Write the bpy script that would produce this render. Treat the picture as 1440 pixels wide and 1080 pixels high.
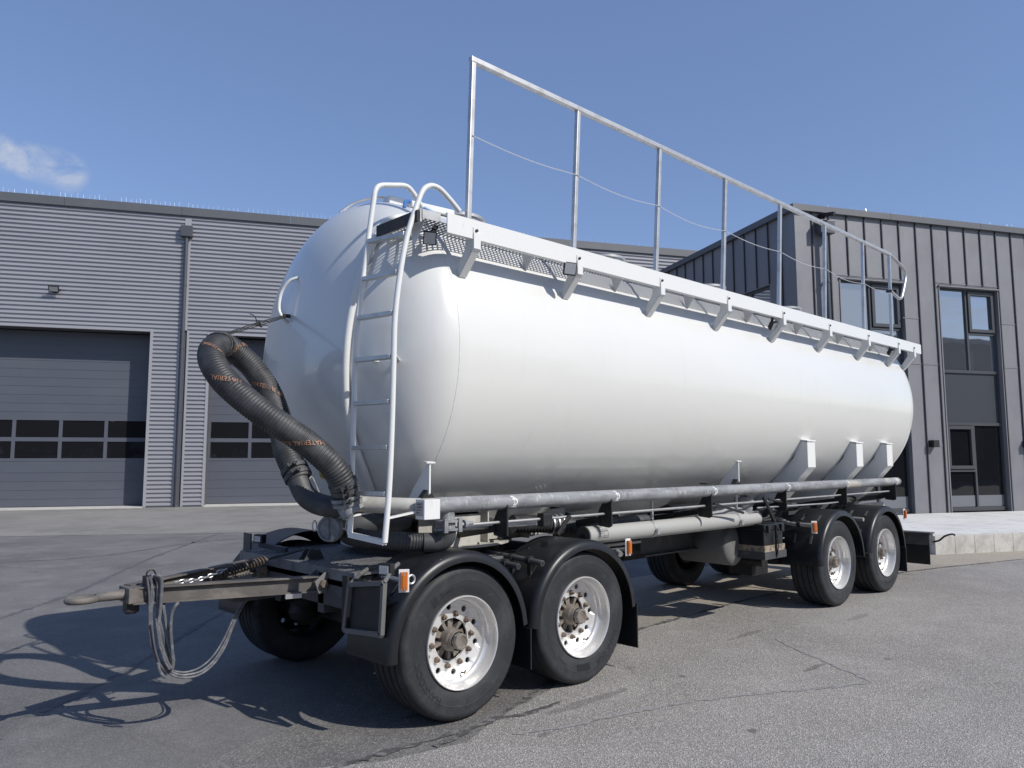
import bpy, bmesh, math, random
from math import sin, cos, pi, radians
from mathutils import Vector, Matrix
random.seed(7)
for o in list(bpy.data.objects): bpy.data.objects.remove(o)
SC = bpy.context.scene
COL = SC.collection

# ------------------------------------------------------------------ camera
CP = Vector((-3.3038, -5.1931, 1.6825)); YAW, PIT, ROL, F = 0.7548, 0.0999, -0.0022, 1073.22
FW = Vector((sin(YAW)*cos(PIT), cos(YAW)*cos(PIT), sin(PIT)))
_r0 = Vector((cos(YAW), -sin(YAW), 0)); _u0 = _r0.cross(FW)
RT = _r0*cos(ROL)+_u0*sin(ROL); UP = -_r0*sin(ROL)+_u0*cos(ROL)
cd = bpy.data.cameras.new('camera'); cam = bpy.data.objects.new('camera', cd); COL.objects.link(cam)
cd.sensor_width = 36; cd.lens = 36*F/1440; cd.clip_end = 2000; cd.clip_start = .05
M = Matrix((RT, UP, -FW)).transposed().to_4x4(); M.translation = CP
cam.matrix_world = M
SC.camera = cam

# ------------------------------------------------------------------ light
SUNL = Vector((-.30, 1.13, -1.0)).normalized()          # direction the light travels
EL = math.asin(-SUNL.z); AZ = math.atan2(-SUNL.x, -SUNL.y)
sd = bpy.data.lights.new('sun', 'SUN'); sd.energy = 4.0; sd.angle = radians(.5); sd.color = (1, .958, .895)
so = bpy.data.objects.new('sun', sd); COL.objects.link(so)
so.rotation_euler = (-SUNL).to_track_quat('Z', 'Y').to_euler(); so.location = (0, -10, 20)
W = bpy.data.worlds.new('World'); SC.world = W; W.use_nodes = True
nt = W.node_tree; nt.nodes.clear()
def wn(t, **k):
    n = nt.nodes.new(t)
    for a, b in k.items(): setattr(n, a, b)
    return n
def wl(a, b): nt.links.new(a, b)
sky = wn('ShaderNodeTexSky', sky_type='NISHITA', sun_disc=False, sun_elevation=EL, sun_rotation=AZ)
sky.altitude = 400; sky.air_density = 1.0; sky.dust_density = .5; sky.ozone_density = 2.4
tc = wn('ShaderNodeTexCoord')
hs = wn('ShaderNodeHueSaturation'); hs.inputs['Saturation'].default_value = 1.0; hs.inputs['Value'].default_value = 1.24; hs.inputs['Hue'].default_value = .508
wl(sky.outputs[0], hs.inputs['Color'])
def wmask(d, lo, hi):
    dp = wn('ShaderNodeVectorMath', operation='DOT_PRODUCT'); wl(tc.outputs['Generated'], dp.inputs[0]); dp.inputs[1].default_value = d
    mr = wn('ShaderNodeMapRange', interpolation_type='SMOOTHSTEP'); wl(dp.outputs['Value'], mr.inputs[0])
    mr.inputs[1].default_value = lo; mr.inputs[2].default_value = hi
    return mr.outputs[0]
def wnoise(sc, scale, rough, dist, lo, hi):
    mp = wn('ShaderNodeMapping'); mp.inputs['Scale'].default_value = sc; wl(tc.outputs['Generated'], mp.inputs[0])
    nz = wn('ShaderNodeTexNoise'); nz.inputs['Scale'].default_value = scale; nz.inputs['Detail'].default_value = 9
    nz.inputs['Roughness'].default_value = rough; nz.inputs['Distortion'].default_value = dist; wl(mp.outputs[0], nz.inputs['Vector'])
    mr = wn('ShaderNodeMapRange', interpolation_type='SMOOTHSTEP'); wl(nz.outputs[0], mr.inputs[0])
    mr.inputs[1].default_value = lo; mr.inputs[2].default_value = hi
    return mr.outputs[0]
def wm(op, a, b):
    m = wn('ShaderNodeMath', operation=op)
    for i, x in enumerate((a, b)):
        if isinstance(x, (int, float)): m.inputs[i].default_value = x
        else: wl(x, m.inputs[i])
    return m.outputs[0]
def raydir(px, py): return (FW+(px-720)/F*RT+(540-py)/F*UP).normalized()
# small cloud over the workshop roof: three soft puffs broken up by noise
puffs = None
for (px, py, rad_) in ((8, 216, 22), (40, 224, 24), (68, 232, 25), (94, 243, 24)):
    a = rad_/F*.9
    m_ = wmask(raydir(px, py), cos(a*1.25), cos(a*.1))
    puffs = m_ if puffs is None else wm('MAXIMUM', puffs, m_)
c1 = wm('MULTIPLY', puffs, wnoise((1, 1, 1.5), 17, .62, .7, .32, .66))
c1 = wm('MULTIPLY', c1, .72)
c2 = wm('MULTIPLY', wmask(Vector((.36, -.91, .2)).normalized(), .70, .85), wnoise((1, 1, 6), 3.0, .6, .5, .36, .58))
c2 = wm('MULTIPLY', c2, .8)
cl = wm('MAXIMUM', c1, c2)
ev = wn('ShaderNodeMix', data_type='RGBA'); ev.inputs[0].default_value = .40; wl(hs.outputs[0], ev.inputs[6]); ev.inputs[7].default_value = (1.50, 2.42, 4.75, 1)
mx = wn('ShaderNodeMix', data_type='RGBA'); wl(cl, mx.inputs[0]); wl(ev.outputs[2], mx.inputs[6]); mx.inputs[7].default_value = (5.0, 5.3, 5.9, 1)
bg = wn('ShaderNodeBackground'); bg.inputs[1].default_value = .112; wl(mx.outputs[2], bg.inputs[0])
wo = wn('ShaderNodeOutputWorld'); wl(bg.outputs[0], wo.inputs[0])
SC.view_settings.view_transform = 'Standard'; SC.view_settings.look = 'None'
SC.view_settings.exposure = 0.1; SC.view_settings.gamma = 1
SC.render.engine = 'CYCLES'
SC.render.resolution_x = 1024; SC.render.resolution_y = 768

# ------------------------------------------------------------------ coordinates
# x runs along the trailer (towards its rear), y away from its near side, z up.
def PY(px, py, Y): d = raydir(px, py); return CP+d*((Y-CP.y)/d.y)
def PX(px, py, X): d = raydir(px, py); return CP+d*((X-CP.x)/d.x)
def PZ(px, py, Z): d = raydir(px, py); return CP+d*((Z-CP.z)/d.z)
BN = Vector((.44919, .89344, 0)); BT = Vector((.89344, -.44919, 0))    # facade normal (away) and run
def B(s, D, z): return Vector((CP.x, CP.y, 0))+BN*D+BT*s+Vector((0, 0, z))
def V(*a): return Vector(a)

# ------------------------------------------------------------------ materials
MATS = {}
def mat(name, col, rough=.5, metal=0., nz=(), bump=None, coat=0., spec=.5):
    """nz: list of (scale xyz, scale, detail, lo, hi, colour2, amount); bump: (scale, strength, distance)"""
    m = bpy.data.materials.new(name); m.use_nodes = True; t = m.node_tree; n = t.nodes; L = t.links
    p = n['Principled BSDF']; p.inputs['Roughness'].default_value = rough; p.inputs['Metallic'].default_value = metal
    p.inputs['Coat Weight'].default_value = coat; p.inputs['Coat Roughness'].default_value = .06; p.inputs['Specular IOR Level'].default_value = spec
    tc_ = n.new('ShaderNodeTexCoord')
    last = None
    rgb = n.new('ShaderNodeRGB'); rgb.outputs[0].default_value = (*col, 1); last = rgb.outputs[0]
    for (sx, sc, det, lo, hi, c2, am) in nz:
        mp = n.new('ShaderNodeMapping'); mp.inputs['Scale'].default_value = sx; L.new(tc_.outputs['Object'], mp.inputs[0])
        q = n.new('ShaderNodeTexNoise'); q.inputs['Scale'].default_value = sc; q.inputs['Detail'].default_value = det; q.inputs['Roughness'].default_value = .6
        L.new(mp.outputs[0], q.inputs['Vector'])
        r = n.new('ShaderNodeMapRange'); r.inputs[1].default_value = lo; r.inputs[2].default_value = hi; r.inputs[4].default_value = am; r.interpolation_type = 'SMOOTHSTEP'
        L.new(q.outputs[0], r.inputs[0])
        x = n.new('ShaderNodeMix'); x.data_type = 'RGBA'; L.new(r.outputs[0], x.inputs[0]); L.new(last, x.inputs[6]); x.inputs[7].default_value = (*c2, 1)
        last = x.outputs[2]
    L.new(last, p.inputs['Base Color'])
    if bump:
        q = n.new('ShaderNodeTexNoise'); q.inputs['Scale'].default_value = bump[0]; q.inputs['Detail'].default_value = 4
        L.new(tc_.outputs['Object'], q.inputs['Vector'])
        b = n.new('ShaderNodeBump'); b.inputs['Strength'].default_value = bump[1]; b.inputs['Distance'].default_value = bump[2]
        L.new(q.outputs[0], b.inputs['Height']); L.new(b.outputs[0], p.inputs['Normal'])
    MATS[name] = m
    return m
U = (1, 1, 1)
m_white = mat('white_paint', (.71, .718, .705), .32, nz=[(U, 2.2, 6, .5, .8, (.66, .665, .65), .35), ((1, 1, .25), 30, 4, .62, .8, (.45, .43, .38), .25)], coat=.3)
m_tank = mat('tank_paint', (.70, .703, .678), .27, nz=[((.35, 1, 1), .9, 5, .45, .7, (.66, .665, .645), .6), ((3, 1, .35), 4, 7, .56, .8, (.58, .575, .545), .35), (U, 26, 5, .70, .78, (.50, .48, .43), .5)], bump=(1.3, .5, .014), coat=.6)
m_seam = mat('weld_seam', (.60, .605, .59), .45, nz=[(U, 30, 4, .42, .55, (.70, .706, .685), 1.0)])
m_alu = mat('aluminium', (.55, .55, .55), .42, .75, nz=[(U, 9, 6, .45, .7, (.36, .35, .33), .6)], bump=(25, .05, .001))
m_galv = mat('galvanised_pipe', (.25, .26, .275), .6, .0, nz=[((.25, 1, 1), 14, 6, .4, .65, (.15, .157, .17), .9), ((3, 1, .6), 16, 7, .56, .68, (.46, .455, .43), .8), ((.6, 1, 1), 2.2, 3, .60, .68, (.46, .43, .36), .7)], bump=(50, .2, .003))
m_cream = mat('old_white_paint', (.46, .45, .41), .55, nz=[(U, 5, 6, .4, .65, (.33, .315, .28), .8), (U, 22, 6, .5, .7, (.56, .55, .51), .5), (U, 60, 3, .66, .72, (.2, .17, .13), .7)])
m_tubeg = mat('storage_tube_paint', (.36, .362, .35), .5, nz=[(U, 10, 6, .5, .7, (.36, .35, .32), .6)])
m_reserv = mat('reservoir_paint', (.125, .125, .122), .6, nz=[(U, 5, 6, .45, .7, (.19, .188, .182), .6)])
m_deck = mat('deck_steel', (.17, .172, .178), .5, .15, nz=[(U, 7, 6, .45, .7, (.08, .08, .083), .8)])
m_dgrey = mat('dark_grey_steel', (.055, .058, .063), .55, .05, nz=[(U, 10, 6, .48, .72, (.12, .115, .108), .6)], bump=(40, .2, .003))
m_black = mat('black_steel', (.012, .0125, .014), .55, nz=[(U, 12, 6, .5, .75, (.04, .038, .034), .5)])
m_plast = mat('black_plastic', (.011, .012, .015), .38, nz=[((1, 1, 1), 6, 6, .48, .75, (.035, .037, .043), .5)], bump=(120, .12, .001), spec=.45)
m_tyre = mat('tyre_rubber', (.024, .0255, .029), .62, nz=[(U, 4, 6, .42, .72, (.06, .061, .067), .7), (U, 45, 4, .6, .75, (.12, .115, .105), .35)], bump=(90, .12, .001), spec=.35)
m_tread = mat('tyre_lettering', (.014, .015, .018), .45)
m_rim = mat('rim_aluminium', (.80, .795, .78), .33, .55, nz=[(U, 6, 6, .5, .72, (.6, .57, .52), .6), (U, 40, 5, .62, .72, (.4, .33, .25), .5)], bump=(30, .08, .002))
m_rust = mat('rusty_nut', (.19, .145, .115), .75, nz=[(U, 40, 5, .4, .65, (.10, .07, .055), .8)], bump=(120, .4, .002))
m_hub = mat('dusty_hub', (.19, .17, .15), .8, nz=[(U, 12, 6, .4, .65, (.11, .085, .065), .8), (U, 60, 5, .6, .7, (.34, .30, .25), .5)], bump=(60, .35, .003))
m_draw = mat('worn_drawbar_paint', (.105, .097, .09), .7, nz=[((.5, 1, 1), 8, 6, .42, .65, (.20, .18, .16), .8), (U, 36, 5, .6, .7, (.07, .055, .045), .7)], bump=(50, .3, .003))
m_rubber = mat('hose_rubber', (.028, .029, .032), .52, nz=[(U, 5, 6, .42, .66, (.085, .086, .09), .7)])
m_orange_t = mat('orange_print', (.40, .20, .12), .6, nz=[(U, 30, 3, .5, .62, (.06, .05, .045), .8)])
m_cable = mat('cable_sheath', (.10, .105, .12), .55, nz=[(U, 25, 4, .45, .7, (.24, .245, .26), .6)])
m_amber = mat('amber_lens', (.52, .135, .015), .25, coat=.5)
m_amber2 = mat('amber_reflector', (.60, .16, .02), .35)
m_lens = mat('lamp_lens', (.45, .47, .5), .15, .3, bump=(90, .6, .004))
m_yellow = mat('yellow_sign', (.65, .42, .05), .5)
m_ink = mat('black_print', (.02, .02, .02), .5)
m_wink = mat('white_print', (.75, .75, .74), .5, nz=[(U, 50, 4, .55, .62, (.35, .36, .37), .9)])
m_spring = mat('coil_spring', (.12, .09, .07), .6, .3, nz=[(U, 30, 5, .45, .6, (.06, .05, .045), .8)])
m_blue = mat('blue_strap', (.05, .16, .42), .5)
m_strap = mat('worn_battery_tray', (.30, .25, .18), .8, nz=[(U, 20, 5, .45, .6, (.12, .10, .09), .9)])
# buildings
m_corr = mat('corrugated_cladding', (.335, .337, .362), .42, .15, nz=[((.15, .15, .3), 2, 4, .4, .7, (.30, .302, .325), .6)])
m_trim = mat('light_grey_flashing', (.34, .343, .365), .45, .2)
m_fascia = mat('roof_fascia', (.115, .12, .13), .45, .2, nz=[(U, 1.5, 4, .45, .7, (.135, .138, .145), .6)])
m_door = mat('door_panel', (.092, .10, .125), .45, .1, nz=[((.3, .3, 1), 1.3, 5, .4, .7, (.105, .115, .14), .7)])
m_zinc = mat('zinc_cladding', (.225, .226, .242), .45, .1, nz=[((.7, .7, .35), 1.6, 6, .4, .7, (.19, .191, .206), .9), ((1, 1, .3), 9, 5, .55, .8, (.26, .26, .277), .5)], bump=(1.6, .5, .02))
m_seamd = mat('shadow_toned_seam', (.055, .056, .062), .5, .2)  # zinc ribs toned dark, the shadow at each seam is in the colour
m_frame = mat('window_frame', (.075, .08, .088), .4, .2)
m_panel = mat('spandrel_panel', (.062, .068, .078), .3, .1)
m_pipe = mat('downpipe_steel', (.075, .08, .095), .45, .2)
m_spike = mat('bird_spike', (.7, .72, .75), .35, .6)
m_conc = mat('pale_concrete', (.50, .49, .46), .85, nz=[(U, 3, 6, .4, .7, (.40, .39, .365), .7), (U, 60, 4, .5, .7, (.55, .54, .52), .4)], bump=(80, .3, .004))
m_kerb = mat('kerb_stone', (.54, .525, .49), .85, nz=[(U, 3, 6, .42, .7, (.32, .305, .28), .7), (U, 70, 4, .55, .65, (.24, .23, .21), .6)], bump=(90, .4, .004))
m_brown = mat('opposite_cladding', (.012, .013, .016), .6)
m_blind = mat('window_film', (.16, .17, .19), .4)

def glass(name, tint=(.012, .014, .018), rough=.02, bumpd=0):
    m = bpy.data.materials.new(name); m.use_nodes = True; t = m.node_tree; n = t.nodes; L = t.links
    p = n['Principled BSDF']; p.inputs['Base Color'].default_value = (*tint, 1); p.inputs['Roughness'].default_value = rough
    p.inputs['IOR'].default_value = 2.4; p.inputs['Specular IOR Level'].default_value = .5
    if bumpd:
        tc_ = n.new('ShaderNodeTexCoord'); q = n.new('ShaderNodeTexNoise'); q.inputs['Scale'].default_value = 1.3; q.inputs['Detail'].default_value = 1
        L.new(tc_.outputs['Object'], q.inputs['Vector']); b = n.new('ShaderNodeBump'); b.inputs['Strength'].default_value = 1; b.inputs['Distance'].default_value = bumpd
        L.new(q.outputs[0], b.inputs['Height']); L.new(b.outputs[0], p.inputs['Normal'])
    return m
m_glass = glass('reflective_glass', (.40, .44, .49), .02, .0015); m_glass.node_tree.nodes['Principled BSDF'].inputs['Metallic'].default_value = .85
m_glassd = glass('workshop_glass', (.012, .012, .014), .03, .016); m_glassd.node_tree.nodes['Principled BSDF'].inputs['IOR'].default_value = 2.0
m_glassg = glass('ground_floor_glass', (.008, .009, .011), .02, .004); m_glassg.node_tree.nodes['Principled BSDF'].inputs['IOR'].default_value = 1.6

def asphalt(name, base, dark, light, grit, gscale, bumps, stains=(), beige=None, spk=.0):
    m = bpy.data.materials.new(name); m.use_nodes = True; t = m.node_tree; n = t.nodes; L = t.links
    p = n['Principled BSDF']; p.inputs['Roughness'].default_value = .82; p.inputs['Specular IOR Level'].default_value = .35
    tc_ = n.new('ShaderNodeTexCoord'); co = tc_.outputs['Object']
    def noise(sc, det=6, mp=None, rough=.6, dist=0):
        q = n.new('ShaderNodeTexNoise'); q.inputs['Scale'].default_value = sc; q.inputs['Detail'].default_value = det; q.inputs['Roughness'].default_value = rough; q.inputs['Distortion'].default_value = dist
        if mp:
            k = n.new('ShaderNodeMapping'); k.inputs['Scale'].default_value = mp[0]; k.inputs['Rotation'].default_value = (0, 0, mp[1]); L.new(co, k.inputs[0]); L.new(k.outputs[0], q.inputs['Vector'])
        else: L.new(co, q.inputs['Vector'])
        return q.outputs[0]
    def rng(x, lo, hi, a=0, b=1):
        r = n.new('ShaderNodeMapRange'); r.interpolation_type = 'SMOOTHSTEP'; L.new(x, r.inputs[0])
        r.inputs[1].default_value = lo; r.inputs[2].default_value = hi; r.inputs[3].default_value = a; r.inputs[4].default_value = b
        return r.outputs[0]
    def mix(fac, a, b):
        x = n.new('ShaderNodeMix'); x.data_type = 'RGBA'
        L.new(fac, x.inputs[0])
        for i, c in ((6, a), (7, b)):
            if isinstance(c, tuple): x.inputs[i].default_value = (*c, 1)
            else: L.new(c, x.inputs[i])
        return x.outputs[2]
    def mul(a, b):
        q = n.new('ShaderNodeMath'); q.operation = 'MULTIPLY'
        for i, x in enumerate((a, b)):
            if isinstance(x, (int, float)): q.inputs[i].default_value = x
            else: L.new(x, q.inputs[i])
        return q.outputs[0]
    c = mix(rng(noise(.35), .38, .66), base, dark)
    c = mix(rng(noise(1.7, 8), .45, .75, 0, .6), c, light)
    # tyre tracks and smears along the driving direction
    c = mix(rng(noise(1.2, 5, ((.12, 1.6, 1), radians(-8)), .65), .56, .72, 0, .55), c, dark)
    if beige:
        sp = n.new('ShaderNodeSeparateXYZ'); L.new(co, sp.inputs[0])
        c = mix(mul(rng(noise(.5), .3, .6, .6, 1), rng(sp.outputs[0], 1.5, 5.5)), c, beige)
    vo = n.new('ShaderNodeTexVoronoi'); vo.inputs['Scale'].default_value = gscale; L.new(co, vo.inputs['Vector'])
    sx = n.new('ShaderNodeSeparateColor'); L.new(vo.outputs['Color'], sx.inputs[0])
    c = mix(mul(rng(sx.outputs[0], .55, 1.0), grit), c, tuple(min(1, x*1.9) for x in light))
    c = mix(mul(rng(sx.outputs[1], .5, 1.0), grit), c, tuple(x*.45 for x in dark))
    if spk:
        v2 = n.new('ShaderNodeTexVoronoi'); v2.inputs['Scale'].default_value = 9; L.new(co, v2.inputs['Vector'])
        c = mix(rng(v2.outputs['Distance'], .0, .06, spk, 0), c, (.5, .5, .49))
    # hairline cracks
    v3 = n.new('ShaderNodeTexVoronoi'); v3.feature = 'DISTANCE_TO_EDGE'; v3.inputs['Scale'].default_value = .22
    dd = n.new('ShaderNodeVectorMath'); dd.operation = 'ADD'; sc_ = n.new('ShaderNodeTexNoise'); sc_.inputs['Scale'].default_value = 1.4; sc_.inputs['Detail'].default_value = 6
    L.new(co, sc_.inputs['Vector']); L.new(co, dd.inputs[0]); L.new(sc_.outputs['Color'], dd.inputs[1]); L.new(dd.outputs[0], v3.inputs['Vector'])
    c = mix(mul(rng(v3.outputs['Distance'], .0, .0022, 1, 0), rng(noise(.8), .45, .6, 0, .6)), c, tuple(x*.4 for x in dark))
    for (x, y, rx, ry, am) in stains:
        k = n.new('ShaderNodeMapping'); k.vector_type = 'POINT'; k.inputs['Location'].default_value = (-x/rx, -y/ry, 0); k.inputs['Scale'].default_value = (1/rx, 1/ry, 0)
        L.new(co, k.inputs[0]); a = n.new('ShaderNodeVectorMath'); a.operation = 'ADD'
        nn = n.new('ShaderNodeTexNoise'); nn.inputs['Scale'].default_value = 6; nn.inputs['Detail'].default_value = 5; L.new(co, nn.inputs['Vector'])
        s2 = n.new('ShaderNodeVectorMath'); s2.operation = 'SUBTRACT'; L.new(nn.outputs['Color'], s2.inputs[0]); s2.inputs[1].default_value = (.5, .5, .5)
        s3 = n.new('ShaderNodeVectorMath'); s3.operation = 'SCALE'; s3.inputs['Scale'].default_value = 1.6; L.new(s2.outputs[0], s3.inputs[0])
        L.new(k.outputs[0], a.inputs[0]); L.new(s3.outputs[0], a.inputs[1])
        ln = n.new('ShaderNodeVectorMath'); ln.operation = 'LENGTH'; L.new(a.outputs[0], ln.inputs[0])
        c = mix(rng(ln.outputs['Value'], .75, 1.0, am, 0), c, tuple(v*.3 for v in dark))
    L.new(c, p.inputs['Base Color'])
    b = n.new('ShaderNodeBump'); b.inputs['Strength'].default_value = bumps; b.inputs['Distance'].default_value = .008
    L.new(vo.outputs['Distance'], b.inputs['Height']); L.new(b.outputs[0], p.inputs['Normal'])
    MATS[name] = m
    return m
m_gsm = asphalt('smooth_asphalt', (.163, .159, .156), (.112, .109, .108), (.228, .222, .216), .25, 140, .25, spk=.35,
                stains=[(-1.35, -.95, .07, .05, .7), (-.9, -.75, .05, .03, .6)])
m_gmd = asphalt('worn_asphalt', (.18, .172, .163), (.115, .11, .105), (.24, .23, .217), .4, 120, .4, beige=(.37, .325, .262), spk=.1,
                stains=[(2.0, -.9, .15, .05, .5), (0.2, -.9, .5, .06, .5)])
m_grg = asphalt('coarse_asphalt', (.295, .279, .26), (.23, .217, .202), (.345, .328, .308), .5, 120, .7, spk=.0,
                stains=[(-1.13, -1.13, .13, .07, .93), (1.2, -2.6, .05, .04, .6), (2.9, -2.2, .2, .035, .5), (3.6, -2.5, .07, .03, .5), (-.2, -2.4, .05, .025, .6), (1.9, -1.6, .04, .03, .6), (5.2, -1.6, .3, .05, .3), (.9, -1.5, .5, .06, .4), (.2, -1.75, .06, .03, .5), (3.6, -1.2, .35, .05, .35)])

# ------------------------------------------------------------------ mesh helpers
def tag(o, label=None, cat=None, group=None, kind=None):
    if label: o['label'] = label
    if cat: o['category'] = cat
    if group: o['group'] = group
    if kind: o['kind'] = kind
    return o
def empty(name, loc, parent=None):
    o = bpy.data.objects.new(name, None); COL.objects.link(o); o.empty_display_size = .3
    o['w'] = tuple(loc)
    if parent: o.parent = parent; o.location = Vector(loc)-Vector(parent['w'])
    else: o.location = loc
    return o
class MB:
    def __init__(s): s.v = []; s.f = []; s.sm = []; s.mi = []; s.cur = 0
    def add(s, vs, fs, smooth=False):
        n = len(s.v); s.v += [Vector(a) for a in vs]; s.f += [tuple(n+i for i in f) for f in fs]; s.sm += [smooth]*len(fs); s.mi += [s.cur]*len(fs); return s
    def box(s, c, d, R=None):
        """centre, full sizes, optional (ex,ey,ez) axes"""
        c = Vector(c); ex, ey, ez = R or (V(1, 0, 0), V(0, 1, 0), V(0, 0, 1))
        vs = [c+ex*(d[0]/2*i)+ey*(d[1]/2*j)+ez*(d[2]/2*k) for i in (-1, 1) for j in (-1, 1) for k in (-1, 1)]
        return s.add(vs, [(0, 1, 3, 2), (4, 6, 7, 5), (0, 4, 5, 1), (2, 3, 7, 6), (0, 2, 6, 4), (1, 5, 7, 3)])
    def bb(s, a, b):
        return s.box([(a[i]+b[i])/2 for i in range(3)], [abs(b[i]-a[i]) for i in range(3)])
    def bbox(s, s0, s1, d0, d1, z0, z1):      # box in building axes
        return s.box(B((s0+s1)/2, (d0+d1)/2, (z0+z1)/2), (abs(s1-s0), abs(d1-d0), abs(z1-z0)), (BT, BN, V(0, 0, 1)))
    def bar(s, a, b, w, h=None, up=V(0, 0, 1)):
        a, b = Vector(a), Vector(b); h = h or w; ex = (b-a); l = ex.length; ex.normalize()
        if abs(ex.dot(up)) > .98: up = V(1, 0, 0)
        ey = up.cross(ex).normalized(); ez = ex.cross(ey)
        return s.box((a+b)/2, (l, w, h), (ex, ey, ez))
    def tube(s, pts, r, seg=12, closed=False, caps=True):
        pts = [Vector(p) for p in pts]; n = len(pts); rs = r if isinstance(r, (list, tuple)) else [r]*n
        tan = []
        for i in range(n):
            a = pts[i-1] if (i or closed) else pts[i]; b = pts[(i+1) % n] if (i < n-1 or closed) else pts[i]
            t = (b-a); t = t.normalized() if t.length > 1e-9 else (tan[-1] if tan else V(1, 0, 0)); tan.append(t)
        nrm = tan[0].cross(V(0, 0, 1)); nrm = nrm if nrm.length > .1 else tan[0].cross(V(1, 0, 0)); nrm.normalize()
        vs = []; s.frames = []
        for i in range(n):
            nrm = (nrm-tan[i]*nrm.dot(tan[i])).normalized(); bn = tan[i].cross(nrm); s.frames.append((pts[i], nrm.copy(), bn.copy(), tan[i].copy()))
            vs += [pts[i]+(nrm*cos(2*pi*k/seg)+bn*sin(2*pi*k/seg))*rs[i] for k in range(seg)]
        fs = [(i*seg+k, i*seg+(k+1) % seg, ((i+1) % n)*seg+(k+1) % seg, ((i+1) % n)*seg+k) for i in range(n if closed else n-1) for k in range(seg)]
        s.add(vs, fs, True)
        if caps and not closed:
            s.add(vs[:seg], [tuple(range(seg))[::-1]]); s.add(vs[-seg:], [tuple(range(seg))])
        return s
    def lathe(s, c, ax, prof, seg=48, smooth=True, refv=None):
        """prof: (t along axis, r)"""
        c = Vector(c); ax = Vector(ax).normalized(); e1 = ax.cross(refv or V(0, 0, 1)); e1 = e1 if e1.length > .1 else ax.cross(V(1, 0, 0)); e1.normalize(); e2 = ax.cross(e1)
        vs = [c+ax*t+(e1*cos(2*pi*k/seg)+e2*sin(2*pi*k/seg))*r for t, r in prof for k in range(seg)]
        fs = [(i*seg+k, i*seg+(k+1) % seg, (i+1)*seg+(k+1) % seg, (i+1)*seg+k) for i in range(len(prof)-1) for k in range(seg)]
        return s.add(vs, fs, smooth)
    def cyl(s, a, b, r, seg=20, r2=None):
        a, b = Vector(a), Vector(b); l = (b-a).length; r2 = r if r2 is None else r2
        return s.lathe(a, b-a, [(0, .0001), (0, r), (l, r2), (l, .0001)], seg)
    def prism(s, poly, off):
        """poly: list of 3D points, off: extrusion vector"""
        p = [Vector(a) for a in poly]; n = len(p); off = Vector(off); vs = p+[a+off for a in p]
        return s.add(vs, [tuple(range(n))[::-1], tuple(range(n, 2*n))]+[(i, (i+1) % n, n+(i+1) % n, n+i) for i in range(n)])
    def sweep(s, rows, closed_prof=True, smooth=True, caps=True):
        n = len(rows[0]); vs = [p for r in rows for p in r]; m = n if closed_prof else n-1
        fs = [(i*n+k, i*n+(k+1) % n, (i+1)*n+(k+1) % n, (i+1)*n+k) for i in range(len(rows)-1) for k in range(m)]
        s.add(vs, fs, smooth)
        if caps and closed_prof: s.add(rows[0], [tuple(range(n))]); s.add(rows[-1], [tuple(range(n))[::-1]])
        return s
    def build(s, name, m, parent=None, bevel=0, loc=None, fix=True, angle=40):
        o0 = Vector(parent['w']) if parent else Vector(loc or (0, 0, 0)); l0 = Vector(loc) if loc is not None else o0
        me = bpy.data.meshes.new(name); me.from_pydata([tuple(v-l0) for v in s.v], [], s.f)
        me.polygons.foreach_set('use_smooth', s.sm); me.polygons.foreach_set('material_index', s.mi)
        bm = bmesh.new(); bm.from_mesh(me); bmesh.ops.remove_doubles(bm, verts=bm.verts, dist=1e-5)
        if fix: bmesh.ops.recalc_face_normals(bm, faces=bm.faces)
        if bevel:
            ed = [e for e in bm.edges if len(e.link_faces) == 2 and not e.smooth or (len(e.link_faces) == 2 and e.calc_face_angle(0) > radians(50))]
            bmesh.ops.bevel(bm, geom=ed, offset=bevel, segments=2, affect='EDGES', profile=.6, clamp_overlap=True)
        for e in bm.edges:
            if len(e.link_faces) == 2 and e.calc_face_angle(0) > radians(angle): e.smooth = False
        bm.to_mesh(me); bm.free()
        ms = m if isinstance(m, (list, tuple)) else [m]
        for x in ms: me.materials.append(x)
        o = bpy.data.objects.new(name, me); COL.objects.link(o); o['w'] = tuple(l0)
        if parent: o.parent = parent; o.location = l0-o0
        else: o.location = l0
        return o
def smooth_path(pts, n=12):
    """Catmull-Rom"""
    p = [Vector(a) for a in pts]; q = [p[0]*2-p[1]]+p+[p[-1]*2-p[-2]]; out = []
    for i in range(1, len(q)-2):
        for k in range(n):
            t = k/n; a, b, c, d = q[i-1], q[i], q[i+1], q[i+2]
            out.append(.5*((2*b)+(c-a)*t+(2*a-5*b+4*c-d)*t*t+(3*b-a-3*c+d)*t**3))
    return out+[p[-1]]
def resample(pts, step):
    out = [pts[0]]; acc = 0
    for a, b in zip(pts, pts[1:]):
        l = (b-a).length
        while acc+l >= step:
            t = (step-acc)/l; a = a+(b-a)*t; out.append(a); l = (b-a).length; acc = 0
        acc += l
    return out
def text_mesh(txt, size, ext=.0):
    cu = bpy.data.curves.new('t', 'FONT'); cu.body = txt; cu.size = size; cu.extrude = ext; cu.resolution_u = 3
    o = bpy.data.objects.new('t', cu); COL.objects.link(o); bpy.context.view_layer.update()
    me = o.to_mesh(); vs = [v.co.copy() for v in me.vertices]; fs = [tuple(p.vertices) for p in me.polygons]
    o.to_mesh_clear(); bpy.data.objects.remove(o); bpy.data.curves.remove(cu)
    return vs, fs

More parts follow.
